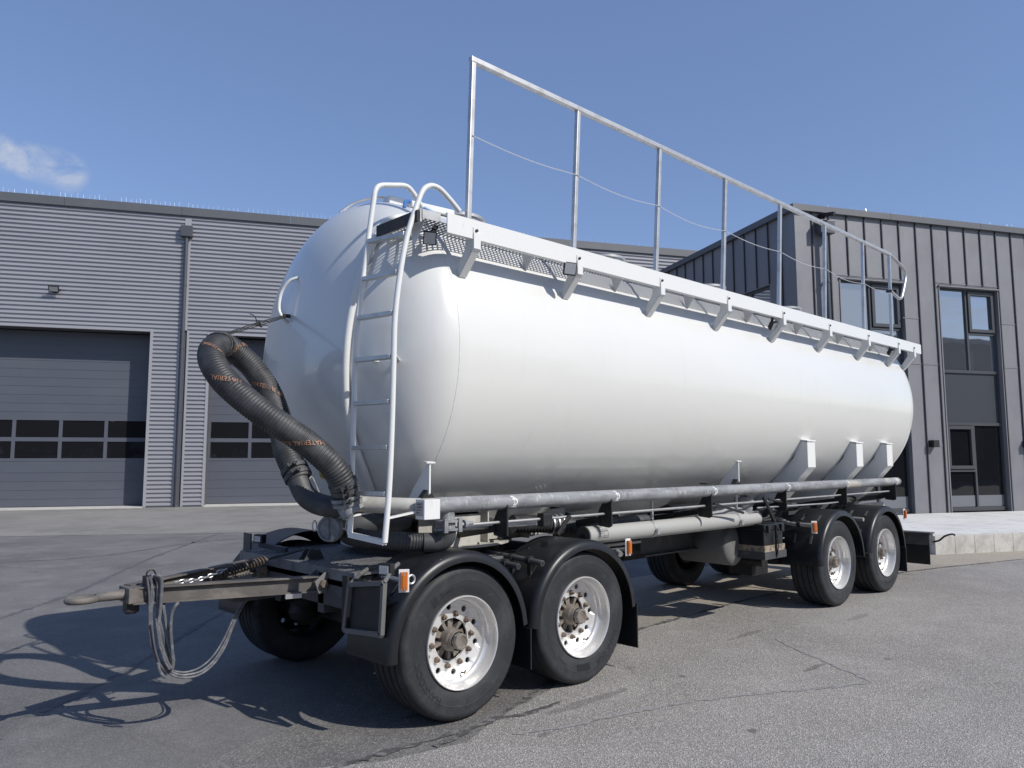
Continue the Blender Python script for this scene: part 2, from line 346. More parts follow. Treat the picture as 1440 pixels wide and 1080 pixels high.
# ================================================================== THE SETTING
def sheet(name, pts, z, m):
    mb = MB(); mb.add([V(x, y, z) for x, y in pts], [tuple(range(len(pts)))])
    return tag(mb.build(name, m, loc=(0, 0, 0)), kind='structure')
sheet('ground', [(-400, -400), (400, -400), (400, 400), (-400, 400)], -.012, m_gsm)
edge = [(13.9, -2.3), (12.2, -1.5), (9.3, -.85), (6.2, -.25), (4.6, -.22), (3.0, -.36), (1.9, -.72), (.9, -1.1), (.3, -1.32), (-.3, -1.5)]
e2 = resample([V(x, y, 0) for x, y in edge], .12)
e2 = [(p.x, p.y+random.uniform(-.02, .02)+.03*sin(p.x*5)) for p in e2]
back = [(-.62, -.45), (0, .2), (1.4, 1.6), (4, 1.9), (8, 1.7), (11.6, 1.3), (14, .5)]
sheet('worn_yard_strip', e2+[(-1.72, -1.9)]+[(-1.9, -.9), (-1.2, -.62)]+back, -.008, m_gmd)
gr_ = [(-.3, -1.5), (-.75, -1.42), (-1.15, -1.2), (-1.5, -1.0), (-1.95, -1.0), (-2.6, -1.6), (-3.4, -2.6), (-12, -11), (-30, -30), (40, -30), (40, -10)]
sheet('coarse_yard', e2+gr_, -.004, m_grg)

def seam(pts, w, z, m, name):
    p = resample(smooth_path([V(*PZ(a, b, 0).xy, 0) for a, b in pts], 10), .05); mb = MB(); L_, R_ = [], []
    for i, q in enumerate(p):
        t = (p[min(i+1, len(p)-1)]-p[max(i-1, 0)]); t.normalize(); n = V(-t.y, t.x, 0); ww = w*(.35+random.random())*(.4+.6*abs(sin(i*.21)))
        o_ = n*random.uniform(-.012, .012); L_.append(q+o_+n*ww/2+V(0, 0, z)); R_.append(q+o_-n*ww/2+V(0, 0, z))
    mb.sweep([L_, R_], False, False, False); return tag(mb.build(name, m, loc=(0, 0, 0)), kind='structure')
m_mark = mat('tyre_mark_rubber', (.128, .127, .129), .8, nz=[((.5, 3, 1), 5, 7, .38, .62, (.078, .077, .08), .8)])
m_tar = mat('tar_joint', (.07, .069, .068), .8, nz=[(U, 14, 6, .45, .62, (.19, .186, .182), .9)])
m_tar2 = mat('faint_joint', (.18, .175, .172), .85, nz=[(U, 22, 6, .40, .56, (.265, .26, .256), 1.0)])
m_apron = asphalt('pale_apron', (.24, .232, .218), (.18, .174, .164), (.29, .28, .265), .2, 120, .2, spk=.2)
ap = [B(-45, 20.3, 0), B(-20, 20.0, 0), B(-8, 20.4, 0), B(0, 19.4, 0), B(6, 19.2, 0), B(12.1, 18.2, 0), B(12.1, 31.3, 0), B(-45, 31.3, 0)]
sheet('apron', [(p.x, p.y) for p in ap], -.008, m_apron)
for (a, b, w_) in (((0, 868), (330, 742), .10), ((0, 790), (420, 752), .16), ((60, 1000), (430, 800), .08)):
    seam([a, ((a[0]*2+b[0])/3, (a[1]*2+b[1])/3+4), ((a[0]+2*b[0])/3, (a[1]+2*b[1])/3-3), b], w_, -.0095, m_mark, 'tyre_mark')
seam([(1438, 786), (1280, 803), (1100, 832), (980, 862), (900, 884), (840, 903), (760, 965), (705, 1005), (640, 1030), (560, 1052), (480, 1076), (440, 1090)], .06, -.002, m_tar, 'tar_joint')
seam([(790, 985), (740, 1003), (690, 1012), (640, 1036), (610, 1050)], .05, -.001, m_tar, 'tar_joint')
seam([(1090, 898), (1160, 930), (1215, 953), (1215, 960), (1100, 972), (980, 985), (880, 1003), (800, 1020), (720, 1032)], .06, -.001, m_tar2, 'patch_joint')

P0 = PZ(1314.7, 754, .32); P0.z = 0
s0 = (P0-V(CP.x, CP.y, 0)).dot(BT); d0 = (P0-V(CP.x, CP.y, 0)).dot(BN)
# paving behind the kerb: rows of long pavers with open joints over a dark bed
mb = MB(); mb.bbox(s0+.3, s0+14, d0+.28, 15.92, 0, .30); tag(mb.build('pavement_bed', m_kerb, loc=P0), kind='structure')
m_pav = mat('pale_paver', (.62, .62, .60), .8, nz=[((.4, .4, 1), 3, 5, .4, .7, (.50, .50, .485), .8), (U, 50, 4, .55, .7, (.66, .66, .65), .5)], bump=(70, .3, .003))
mb = MB(); d = d0+.125; row = 0
while d < 15.85:
    w = min(.15, 15.87-d); s_ = s0+.125-(row % 2)*.3
    while s_ < s0+13.9:
        a = max(s_, s0+.125); e = s_+.594
        if e > a+.05: mb.bbox(a, e, d, d+w-.022, .22, .318+random.uniform(-.0015, .0015))
        s_ += .6
    d += .15; row += 1
tag(mb.build('pavement', m_pav, loc=P0), kind='structure')
def kerb_run(n, side):
    for k in range(n):
        mb = MB(); g = .006
        if side: mb.bbox(s0, s0+.12, d0+k*.45+.126, d0+(k+1)*.45+.12-g, -.02, .32)
        else: mb.bbox(s0+k*.45, s0+(k+1)*.45-g, d0, d0+.12, -.02, .32)
        if k == 0 or True:
            tag(mb.build('kerb', m_kerb, loc=P0, bevel=.006), kind='structure')
kerb_run(24, False); kerb_run(10, True)

# ------------------------------------------------------------------ workshop building (left, 31 m away)
DL = 31.0; ZT = 11.05
lb_o = B(-4, DL, 0)
lb = tag(empty('workshop_building', lb_o), 'long grey workshop hall with ribbed horizontal cladding and big sectional doors behind the hoses', 'building')
doors = [(-20.4, -12.95, 6.5), (-12.5, -4.93, 6.52), (-2.83, 4.74, 6.5), (6.4, 10.4, 6.5)]
DD = DL+.85
def corr(segs, z0, z1, mb):
    pitch = .156; n = round((z1-z0)/pitch); pitch = (z1-z0)/n; pr = [(z0, 0)]
    for i in range(n):
        z = z0+i*pitch; pr += [(z+.042, .0), (z+.058, -.055), (z+pitch*.85, -.055), (z+pitch*.85+.012, 0), (z+pitch, 0)]
    q = [pr[0]]
    for p in pr[1:]:
        if abs(p[0]-q[-1][0])+abs(p[1]-q[-1][1]) > 1e-4: q.append(p)
    for a, b in segs:
        mb.sweep([[B(a, DL+d, z) for z, d in q], [B(b, DL+d, z) for z, d in q]], closed_prof=False, smooth=False)
mb = MB()
piers = [(-40, -20.5), (-12.85, -12.6), (-4.83, -3.98), (-3.58, -2.93), (4.84, 6.3), (10.5, 28)]
corr(piers, .0, 6.62, mb)
corr([(-40, -3.88), (-3.66, 28)], 6.62, ZT, mb)
mb.build('cladding', m_corr, lb)
mb = MB()
for a, b in [(-40, -20.4), (-12.95, -12.5), (-4.93, -2.83), (4.74, 6.4), (10.4, 28)]: mb.bbox(a, b, DL+.01, DL+1.4, -.01, 6.55)
mb.bbox(-40, 28, DL+.01, DL+1.4, 6.55, ZT)
mb.bbox(-40, 28, DL+1.4, DL+30, -.01, ZT-.05)
mb.build('wall', m_fascia, lb)
mb = MB()
x = -40
while x < 28: mb.bbox(x, min(x+3.99, 28), DL-.14, DL+1.5, ZT+.02, ZT+.34); x += 4
mb.bbox(-40, 28, DL-.1, DL+30, ZT-.02, ZT+.03)
mb.build('roof_fascia', m_fascia, lb)
mb = MB()     # flashings round doors and vertical joints
for a, b, zt in doors:
    mb.bbox(a-.0, a-.1, DL-.065, DL+.05, 0, zt+.1); mb.bbox(b, b+.1, DL-.065, DL+.05, 0, zt+.1)
    mb.bbox(a, b, DL-.06, DL+.05, zt, zt+.1)
mb.bbox(-3.98, -3.90, DL-.055, DL, 0, 6.62); mb.bbox(-3.66, -3.58, DL-.055, DL, 0, 6.62)
mb.bbox(-3.88, -3.66, DL-.058, DL, 6.62, ZT)
mb.build('flashing', m_trim, lb)
mb = MB(); x = -39.0
while x < 27:
    if random.random() < .93:
        mb.bar(B(x, DL-.06, ZT+.34), B(x+random.uniform(-.02, .02), DL-.06, ZT+.34+random.uniform(.14, .22)), .005)
    x += .15+random.random()*.06
tag(mb.build('bird_spikes', m_spike, lb), kind='stuff')
def sectional_door(a, b, zt):
    dr = empty('sectional_door', B((a+b)/2, DD, 0), lb)
    w0, w1 = 1.74, 3.24
    mb = MB(); nb = 0; z = 0
    H = .318
    while z < zt-.02:
        z1 = min(z+H, zt)
        if z1 <= w0 or z >= w1: mb.bbox(a-.05, b+.05, DD, DD+.05, z+.006, z1-.006)
        z = z1
    mb.bbox(a-.05, b+.05, DD+.008, DD+.045, 0, 1.70); mb.bbox(a-.05, b+.05, DD+.008, DD+.045, 3.24, zt)
    mb.build('door_panel', m_door, dr)
    n = 5; step = (b-a)/n
    mb = MB(); mb.bbox(a, b, DD-.004, DD+.05, 1.70, 1.80); mb.bbox(a, b, DD-.004, DD+.05, 2.42, 2.57); mb.bbox(a, b, DD-.004, DD+.05, 3.20, 3.34)
    for k in range(n+1):
        x = a+k*step
        mb.bbox(x-.06, x+.06, DD-.002, DD+.049, 1.80, 2.42); mb.bbox(x-.06, x+.06, DD-.002, DD+.049, 2.57, 3.20)
    mb.build('window_frame', m_frame if False else m_door, dr)
    for k in range(n):
        for z0, z1 in ((1.80, 2.42), (2.57, 3.20)):
            x0, x1 = a+k*step+.06, a+(k+1)*step-.06
            mb = MB(); mb.bbox(x0, x1, DD+.02, DD+.03, z0, z1); mb.build('window_pane', m_glassd, dr)
    mb = MB(); mb.bbox(a, b, DD-.01, DD+.04, 0, .05); mb.build('bottom_seal', m_black, dr)
for d_ in doors: sectional_door(*d_)
mb = MB()
for a, b, zt in doors: mb.bbox(a, b, DL-.25, DD, -.01, .03)
mb.build('threshold', m_conc, lb)
def downpipe(par, s, D, ztop, zbot, zjoint, r=.06, head=(.42, .26, .42)):
    dp = empty('downpipe', B(s, D, zbot), par)
    mb = MB(); mb.cyl(B(s, D-.16, zbot), B(s, D-.16, ztop), r, 14); z = zbot+1
    while z < ztop-.5: mb.cyl(B(s, D-.16, z), B(s, D-.16, z+.07), r+.012, 14); mb.bbox(s-.02, s+.02, D-.16, D+.02, z, z+.05); z += 2.4
    mb.build('pipe', m_pipe, dp)
    mb = MB(); mb.bbox(s-head[0]/2, s+head[0]/2, D-.02-head[1], D-.06, ztop, ztop+head[2]); mb.build('rainwater_head', m_pipe, dp, bevel=.01)
downpipe(lb, -3.80, DL, 10.22, .1, 6, r=.07)
downpipe(lb, 16.6, DL, 10.0, .1, 6, r=.07)
def wall_flood(par, s, D, z):
    wf = empty('wall_lamp', B(s, D, z), par)
    mb = MB(); ex, ey = BT, (BN*.8+V(0, 0, .6)).normalized(); ez = ex.cross(ey)
    mb.box(B(s, D-.3, z), (.34, .07, .24), (ex, ey, ez)); mb.build('lamp_housing', m_black, wf, bevel=.01)
    mb = MB(); mb.box(B(s, D-.3, z)-ey*.037, (.28, .006, .18), (ex, ey, ez)); mb.build('lamp_glass', m_lens, wf)
    mb = MB(); mb.bbox(s-.15, s+.15, D-.22, D-.04, z-.02, z+.02); mb.bbox(s-.08, s+.08, D-.06, D, z-.1, z+.1); mb.build('bracket', m_black, wf)
wall_flood(lb, -8.15, DL, 7.9); wall_flood(lb, 1.0, DL, 7.9)

# ------------------------------------------------------------------ office building (right)
DR = 15.9; ZR = 8.09; ZB = .3
S0 = 12.15; S1 = 30.0
rb = tag(empty('office_building', B(13, DR, ZB)), 'dark grey office block clad in vertical standing seam metal, tall windows facing the trailer', 'building')
wins = [(13.44, 15.41), (16.59, 18.57), (19.73, 21.7), (22.87, 24.85)]
WZ0, WZ1 = .34, 6.27
rib = [12.65]+[13.17+.545*k for k in range(30)]
mb = MB(); prev = S0
for a, b in wins: mb.bbox(prev, a, DR, DR+.3, ZB, WZ1+.06); prev = b
mb.bbox(prev, S1, DR, DR+.3, ZB, WZ1+.06); mb.bbox(S0, S1, DR, DR+.3, WZ1+.06, 7.95)
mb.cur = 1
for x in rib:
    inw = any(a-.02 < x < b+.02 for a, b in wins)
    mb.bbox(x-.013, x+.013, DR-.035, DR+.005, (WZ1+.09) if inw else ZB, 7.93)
    if not inw: pass
mb.cur = 0
for k, x in enumerate(rib[:-1]):          # folded cross joints, staggered
    x1 = rib[k+1]; inw = any(a-.3 < (x+x1)/2 < b+.1 for a, b in wins)
    for z in (([] if inw else [[2.03, 4.15], [4.15, 5.35]][k % 2])):
        if z > WZ1 or not inw: mb.bbox(x+.014, x1-.014, DR-.010, DR+.004, z, z+.03)
for a, b in wins: mb.bbox(a-.12, b+.12, DR-.012, DR+.004, WZ1+.09, WZ1+.115)
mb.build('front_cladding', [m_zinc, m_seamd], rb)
# side wall facing the workshop yard
mb = MB(); SW = [(17.0, 18.9, 4.3, 6.28), (17.0, 18.9, 1.2, 3.2)]
mb.bbox(S0, S0+.3, DR+.3, 17.0, ZB-.3, 7.95); mb.bbox(S0, S0+.3, 18.9, DL-.08, ZB-.3, 7.95)
mb.bbox(S0, S0+.3, 17, 18.9, 6.28, 7.95); mb.bbox(S0, S0+.3, 17, 18.9, 3.2, 4.3); mb.bbox(S0, S0+.3, 17, 18.9, ZB-.3, 1.2)
mb.bbox(S0, S0+.3, DR, DR+.3, ZB-.3, ZB)
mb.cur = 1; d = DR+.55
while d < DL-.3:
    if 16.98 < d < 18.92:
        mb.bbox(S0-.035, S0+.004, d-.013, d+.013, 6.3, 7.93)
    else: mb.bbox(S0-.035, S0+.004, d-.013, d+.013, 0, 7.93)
    d += .545
mb.cur = 0; d = DR+.55; k = 0
while d < DL-1:
    if not 16.4 < d < 18.92:
        mb.bbox(S0-.010, S0+.003, d+.014, d+.53, [5.35, 4.15][k % 2], [5.38, 4.18][k % 2])
    d += .545; k += 1
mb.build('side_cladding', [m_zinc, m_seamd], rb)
for (a, b, z0, z1) in SW:
    w = empty('window', B(S0, (a+b)/2, z0), rb)
    mb = MB()
    for q in ((a, a+.07, z0, z1), (b-.07, b, z0, z1), (a+.07, b-.07, z0, z0+.07), (a+.07, b-.07, z1-.07, z1), ((a+b)/2-.03, (a+b)/2+.03, z0+.07, z1-.07)): mb.bbox(S0+.06, S0+.16, *q)
    mb.build('window_frame', m_frame, w)
    mb = MB(); mb.bbox(S0+.10, S0+.11, a+.07, b-.07, z0+.07, z1-.07); mb.build('window_pane', m_glass, w)
mb = MB(); mb.bbox(S0-.09, S1, DR-.09, DL-.2, 8.0, ZR-.03)
x = S0-.1
while x < S1: mb.bbox(x, min(x+2.99, S1), DR-.1, DR-.02, 7.93, ZR); x += 3
d = DR-.02
while d < DL-.3: mb.bbox(S0-.1, S0-.02, d, min(d+2.99, DL-.25), 7.93, ZR); d += 3
mb.bbox(S0-.02, S1, DR-.02, DL-.25, 7.93, 8.01)
mb.build('roof', m_fascia, rb)
mb = MB(); x = S0
while x < S1:
    if random.random() < .85: mb.bar(B(x, DR-.06, ZR), B(x+random.uniform(-.02, .02), DR-.06+random.uniform(-.03, .03), ZR+random.uniform(.07, .12)), .003)
    x += .05+random.random()*.04
tag(mb.build('bird_spikes', m_spike, rb), kind='stuff')
def tall_window(a, b):
    w = empty('window', B((a+b)/2, DR, WZ0), rb); mid = (a+b)/2+.0; f = .055; d0_, d1_ = DR+.10, DR+.20
    mb = MB()
    for q in ((a, a+f, WZ0, WZ1), (b-f, b, WZ0, WZ1), (a+f, b-f, WZ1-f, WZ1), (a+f, b-f, WZ0, WZ0+.10), (a+f, b-f, 3.98, 4.06), (a+f, b-f, 2.58, 2.66),
              (mid-.03, mid+.03, 4.06, WZ1-f), (mid-.03, mid+.03, WZ0+.10, 2.58), (mid+.03, b-f, 5.03, 5.09), (a+f, mid-.03, 1.36, 1.42)):
        mb.bbox(q[0], q[1], d0_, d1_, q[2], q[3])
    mb.build('window_frame', m_frame, w, bevel=.004)
    for (x0, x1, z0, z1) in ((mid+.045, b-f-.015, 5.105, WZ1-f-.015), (a+f+.015, mid-.045, 1.435, 2.565)):
        mb = MB(); g = .085
        for q in ((x0, x0+g, z0, z1), (x1-g, x1, z0, z1), (x0+g, x1-g, z0, z0+g), (x0+g, x1-g, z1-g, z1)): mb.bbox(q[0], q[1], d0_-.035, d1_-.02, q[2], q[3])
        mb.build('window_sash', m_frame, w, bevel=.004)
        gl = m_glass if z0 > 3 else m_glassg
        mb = MB(); mb.bbox(x0+g, x1-g, DR+.13, DR+.14, z0+g, z1-g); mb.build('window_pane', gl, w)
    for (x0, x1, z0, z1) in ((a+f, mid-.03, 4.06, WZ1-f), (mid+.03, b-f, 4.06, 5.03), (a+f, mid-.03, WZ0+.10, 1.36), (mid+.03, b-f, WZ0+.10, 2.58)):
        mb = MB(); mb.bbox(x0, x1, DR+.145, DR+.155, z0, z1); mb.build('window_pane', m_glass if z0 > 3 else m_glassg, w)
    mb = MB(); mb.bbox(a+f, b-f, DR+.14, DR+.16, 2.66, 3.98); mb.build('spandrel_panel', m_panel, w)
    for x0, x1 in ((a+f+.01, mid-.04), (mid+.04, b-f-.01)):
        mb = MB(); mb.bbox(x0, x1, DR+.138, DR+.143, WZ0+.11, .74); mb.build('window_film', m_blind, w)
    mb = MB(); mb.bbox(a-.04, b+.04, DR-.05, DR+.10, WZ1, WZ1+.035); mb.bbox(a-.03, a, DR-.02, DR+.3, ZB, WZ1); mb.bbox(b, b+.03, DR-.02, DR+.3, ZB, WZ1)
    mb.build('reveal_trim', m_zinc, w)
    mb = MB(); mb.bbox(a, b, DR+.2, DR+.3, ZB, WZ1); mb.build('inner_lining', m_black, w)
for a, b in wins: tall_window(a, b)
downpipe(rb, 12.93, DR, 7.35, ZB, 5.4, r=.055, head=(.42, .25, .33))
def cube_lamp(s, z):
    mb = MB(); mb.bbox(s-.09, s+.09, DR-.17, DR-.0, z-.09, z+.09); mb.build('wall_light', m_black, rb, bevel=.004)
cube_lamp(16.05, 2.09); cube_lamp(19.2, 2.09); cube_lamp(22.3, 2.09)
cc = empty('security_camera', B(12.93, DR, 7.83), rb)
mb = MB(); mb.bar(B(12.9, DR-.14, 7.84), B(12.98, DR-.46, 7.79), .09); mb.build('camera_body', m_black, cc, bevel=.01)
mb = MB(); mb.bbox(12.85, 12.97, DR-.16, DR, 7.76, 7.88); mb.build('bracket', m_black, cc)

# ------------------------------------------------------------------ across the yard, seen only as reflections
op = tag(empty('warehouse', B(45, -16, 0)), 'dark tall warehouse standing across the yard, mirrored in the office windows', 'building')
mb = MB(); mb.bbox(24, 78, -36, -16, 0, 11.0); mb.build('wall', m_brown, op)
for k in range(12):
    mb = MB(); mb.bbox(27+k*4.2, 28.1+k*4.2, -16.02, -15.95, 1.5, 10.4); mb.build('window', m_frame, op)
mb = MB(); mb.bbox(23.8, 78.2, -36.2, -15.8, 11.0, 11.4); mb.build('roof', m_fascia, op)
op2 = tag(empty('added_garage_row', B(-10, -24, 0)), 'dark row of garages added unseen behind the viewer so the door panes mirror dark', 'building')  # unseen row, added to keep the bright horizon out of the door panes
mb = MB(); mb.bbox(-60, 22, -34, -24, 0, 7.4); mb.build('wall', m_brown, op2)
for k in range(14):
    mb = MB(); mb.bbox(-50+k*5, -48.2+k*5+(k % 3)*.7, -24.03, -23.95, .9, 2.2+(k*5 % 4)*.35); mb.build('window', [m_trim, m_fascia, m_hub, m_door][k % 4], op2)
mb = MB(); mb.bbox(-60.2, 22.2, -34.2, -23.8, 7.4, 7.65); mb.build('roof', m_fascia, op2)

# ================================================================== THE TANK TRAILER
TR = tag(empty('tank_trailer', (3.5, 0, 0)), 'white four axle silo tank trailer on the yard with side ladder and black hose loop', 'trailer')
def sub(name, loc): return empty(name, loc, TR)
# ---- tank shell
TRad, TZ, TX0, TX1, TDF, TDR = 1.275, 2.45, 0.0, 8.0, .60, .62
def shear(x, z, y=0):      # lower middle of the front head leans back
    if x >= TX0 or z >= TZ: return 0
    t = min(1, max(0, (abs(y)-.25)/.9)); w = 1-t*t*(3-2*t)
    return .42*w*((TZ-z)/TRad)**2*((TX0-x)/TDF)
prof = []
for k in range(25):
    a = k/24*pi/2; s_ = cos(a)
    prof.append((TX0-TDF*s_, TRad*max(0, (1-s_**2.5))**.5))
prof += [(1.0*i, TRad) for i in range(1, 8)]
for k in range(25):
    a = k/24*pi/2; s_ = sin(a); prof.append((TX1+TDR*s_, TRad*max(0, (1-s_**2.5))**.5))
SEG = 160; rows = []
for x, r in prof:
    r = max(r, .0005); row = []
    for k in range(SEG):
        a = 2*pi*k/SEG; y, z = r*cos(a), TZ+r*sin(a)
        row.append(V(x+shear(x, z, y), y, z))
    rows.append(row)
mb = MB(); mb.sweep(rows, True, True, False)
tank = mb.build('tank_shell', m_tank, TR, angle=60)
def tsurf(y, z, off=0):      # point on the front head for given y,z
    r = min(math.hypot(y, z-TZ), TRad*.999); s_ = (1-(r/TRad)**2)**.4; x = TX0-TDF*s_
    return V(x+shear(x, z, y)-off, y, z)
def ring(x, r, th=.004, w=.012, a0=0, a1=2*pi):
    mb = MB(); mb.lathe((x-w/2, 0, TZ), (1, 0, 0), [(0, r-.004), (.002, r+th*.7), (w/2, r+th), (w-.002, r+th*.7), (w, r-.004)], 160); return mb
for x in (-.09, 8.02):
    rr = TRad if x >= 0 else TRad*(1-((TX0-x)/TDF)**2.5)**.5
    ring(x, rr, .0016, .009).build('weld_seam', m_tank if 0 < x < 9 else m_seam, TR)
for x in (1.15, 2.95, 4.75, 6.6):
    mb = MB(); mb.lathe((x, 0, 1.36), (0, 0, -1), [(0, .74), (.12, .62), (.36, .14), (.40, .13), (.46, .13), (.47, .155), (.50, .155), (.50, .0001)], 40)
    mb.build('discharge_hopper', m_white, TR)
for x in (.9, 2.9, 4.9, 6.9):
    mb = MB(); mb.lathe((x, 0, 3.68), (0, 0, 1), [(0, .0001), (0, .24), (.12, .24), (.12, .26), (.145, .26), (.15, .0001)], 32)
    mb.build('manhole_hatch', m_alu, TR)
def tank_hit(px, py):
    d = raydir(px, py); t = 3.0
    while t < 12:
        p = CP+d*t; r = math.hypot(p.y, p.z-TZ)
        if r < TRad and p.x > tsurf(p.y, p.z).x: return p
        t += .004
    return None
# ---- saddles and small web plates
for x in (5.05, 6.35, 7.30):
    w = .19; mb = MB()
    mb.prism([V(x-w/2, y, z) for y, z in ((-1.13, 1.90), (-1.225, 1.88), (-1.225, 1.60), (-.66, .98), (-.35, .98), (-.35, 1.20), (-.75, 1.40), (-1.05, 1.70))], (w, 0, 0))
    mb.prism([V(x-w/2-.012, y, z) for y, z in ((-1.11, 1.92), (-1.235, 1.90), (-1.235, 1.885), (-1.11, 1.905))], (w+.024, 0, 0))
    mb.build('saddle_support', m_white, TR, bevel=.008)
    mb = MB(); mb.prism([V(x-w/2, y, z) for y, z in ((1.13, 1.90), (1.225, 1.88), (1.225, 1.60), (.66, .98), (.35, .98), (.35, 1.20), (.75, 1.40), (1.05, 1.70))], (w, 0, 0))
    mb.build('saddle_support', m_white, TR)
for x in (-.26, 3.57):
    mb = MB(); mb.prism([V(x-.006, y, z) for y, z in ((-1.175, 1.665), (-1.175, 1.47), (-1.13, 1.44), (-.95, 1.43), (-1.0, 1.50), (-1.155, 1.665))], (.012, 0, 0))
    mb.prism([V(x-.035, y, z) for y, z in ((-1.185, 1.665), (-1.185, 1.675), (-1.14, 1.68), (-1.14, 1.67))], (.07, 0, 0))
    mb.build('web_plate', m_white, TR)
    mb = MB(); mb.prism([V(x-.07, -1.16, 1.42), V(x+.07, -1.16, 1.42), V(x, -1.16, 1.50)], (0, .05, 0)); mb.build('clamp_foot', m_black, TR)

# ---- wheels
from mathutils.geometry import delaunay_2d_cdt
def disc_mesh():
    pts = []; edges = []
    def loop(c, r, n):
        b = len(pts)
        for k in range(n): pts.append(Vector((c[0]+r*cos(2*pi*k/n), c[1]+r*sin(2*pi*k/n)))); edges.append((b+k, b+(k+1) % n))
    loop((0, 0), .256, 80); loop((0, 0), .138, 50)
    hc = [(.214*cos(2*pi*(k+.5)/10), .214*sin(2*pi*(k+.5)/10)) for k in range(10)]
    for c in hc: loop(c, .020, 16)
    v, e, f, *_ = delaunay_2d_cdt(pts, edges, [], 0, 1e-6)
    keep = []
    for t in f:
        c = sum((v[i] for i in t), Vector((0, 0)))/len(t)
        if c.length < .137 or any((c-Vector(h)).length < .019 for h in hc): continue
        keep.append(t)
    return [(p.x, p.y) for p in v], keep, hc
DM = disc_mesh()
YC = 1.028
def make_wheel(x, side, near, rot=0.0):
    c = V(x, side*YC, .4975); c.z = .492; ax = V(0, side, 0)
    w = sub('wheel', c)
    mb = MB()
    pr = [(-.17, .300), (-.187, .335), (-.1925, .38), (-.1915, .42), (-.186, .447), (-.187, .453), (-.180, .470), (-.170, .484), (-.152, .4925)]
    for g in (-.10, -.035, .035, .10): pr += [(g-.008, .4965), (g-.006, .484), (g+.006, .484), (g+.008, .4965)]
    pr += [(.152, .4925), (.170, .484), (.180, .470), (.187, .453), (.186, .447), (.1915, .42), (.1925, .38), (.187, .335), (.186, .333), (.183, .318), (.170, .299)]
    mb.lathe(c, ax, pr, 96); mb.lathe(c, ax, [(.1926, .405), (.1937, .402), (.1937, .3985), (.1926, .396)], 96)
    tyre = mb.build('tyre', m_tyre, w, angle=35)
    mb = MB()
    mb.lathe(c, ax, [(.165, .3005), (.186, .3015), (.1915, .2985), (.1915, .2945), (.186, .2915), (.172, .2885), (.150, .2855), (.118, .2825), (.103, .276), (.092, .262), (.075, .2555), (.030, .2545), (-.02, .262), (-.10, .266), (-.17, .285), (-.18, .299), (-.165, .301)], 96)
    vs, fs, hc = DM; n = len(vs); e1 = V(cos(rot), 0, sin(rot)); e2 = V(-sin(rot), 0, cos(rot))
    P = lambda q, t: c+ax*t+e1*q[0]+e2*q[1]
    def tt(q):
        r = math.hypot(*q); return .052+.022*max(0, (r-.235)/.02) if r > .235 else .052
    mb.add([P(q, tt(q)) for q in vs], fs); mb.add([P(q, tt(q)-.014) for q in vs], [f[::-1] for f in fs])
    for h in hc:
        mb.sweep([[P((h[0]+.020*cos(2*pi*k/16), h[1]+.020*sin(2*pi*k/16)), t) for k in range(16)] for t in (.038, .052)], True, True, False)
    mb.sweep([[P((.138*cos(2*pi*k/50), .138*sin(2*pi*k/50)), t) for k in range(50)] for t in (.038, .052)], True, True, False)
    mb.build('rim', m_rim if near else m_black, w, fix=False, angle=30)
    mb = MB(); mb.cyl(c-ax*.16, c-ax*.02, .20, 40); mb.build('brake_drum', m_black, w)
    if near:
        mb = MB()
        for k in range(10):
            a = 2*pi*k/10+.12; r0, r1 = .06, .133; da = .10 if k % 2 else .19; t0, t1 = -.05, (.046 if k % 2 else .030)
            q = [P((r*cos(b), r*sin(b)), t0) for r, b in ((r0, a-da*1.5), (r1, a-da), (r1, a+da), (r0, a+da*1.5))]
            mb.prism(q, ax*(t1-t0))
        mb.cyl(c-ax*.08, c-ax*.05, .13, 30)
        mb.lathe(c, ax, [(-.02, .082), (.05, .078), (.085, .072), (.092, .070), (.094, .066), (.122, .065), (.128, .062)], 36)
        mb.lathe(c, ax, [(.127, .057), (.162, .057), (.167, .052), (.168, .040), (.163, .038), (.163, .0001)], 8, smooth=False)
        mb.build('hub', m_hub, w, bevel=.003)
        for k in range(10):
            a = 2*pi*k/10; q = P((.1675*cos(a), .1675*sin(a)), .052); mb = MB()
            mb.lathe(q, ax, [(0, .0001), (0, .021), (.006, .021), (.006, .0165), (.024, .0165), (.027, .0125), (.027, .009), (.036, .0085), (.038, .0001)], 6, smooth=False, refv=V(cos(a), 0, sin(a)))
            mb.build('wheel_nut', m_rust, w)
        mb = MB(); q = P((.236*cos(-1.35), .236*sin(-1.35)), .07); mb.tube([q, q+ax*.03, q+ax*.045+V(0, 0, .02)], .006, 8); mb.build('valve_stem', m_rust, w)
    return w, c
def tyre_text(w, c, txt, size, th0, R, rotx=1):
    vs, fs = text_mesh(txt, size); mb = MB(); out = []
    for v in vs:
        th = th0-v.x/R; r = R+v.y; out.append(c+V(r*cos(th), -.1936, r*sin(th)))
    mb.add(out, fs); return mb.build('sidewall_lettering', m_tread, w, fix=False)
WX = (0.0, 1.19, 5.66, 7.05)
W4 = []
for i, x in enumerate(WX):
    W4.append(make_wheel(x, -1, True, (.1, .33, .2, .05)[i])); make_wheel(x, 1, False)
def patch(w, c, th0, th1, r0, r1):
    mb = MB(); n = 8
    mb.sweep([[c+V(r*cos(th0+(th1-th0)*k/n), -.1934, r*sin(th0+(th1-th0)*k/n)) for k in range(n+1)] for r in (r0, r1)], False, False, False)
    return mb.build('sidewall_patch', m_tread, w, fix=False)
tyre_text(*W4[0], 'HANKOOK', .062, radians(240), .368); patch(*W4[0], radians(127), radians(134), .352, .412)
tyre_text(*W4[0], 'Smart', .045, radians(122), .362)
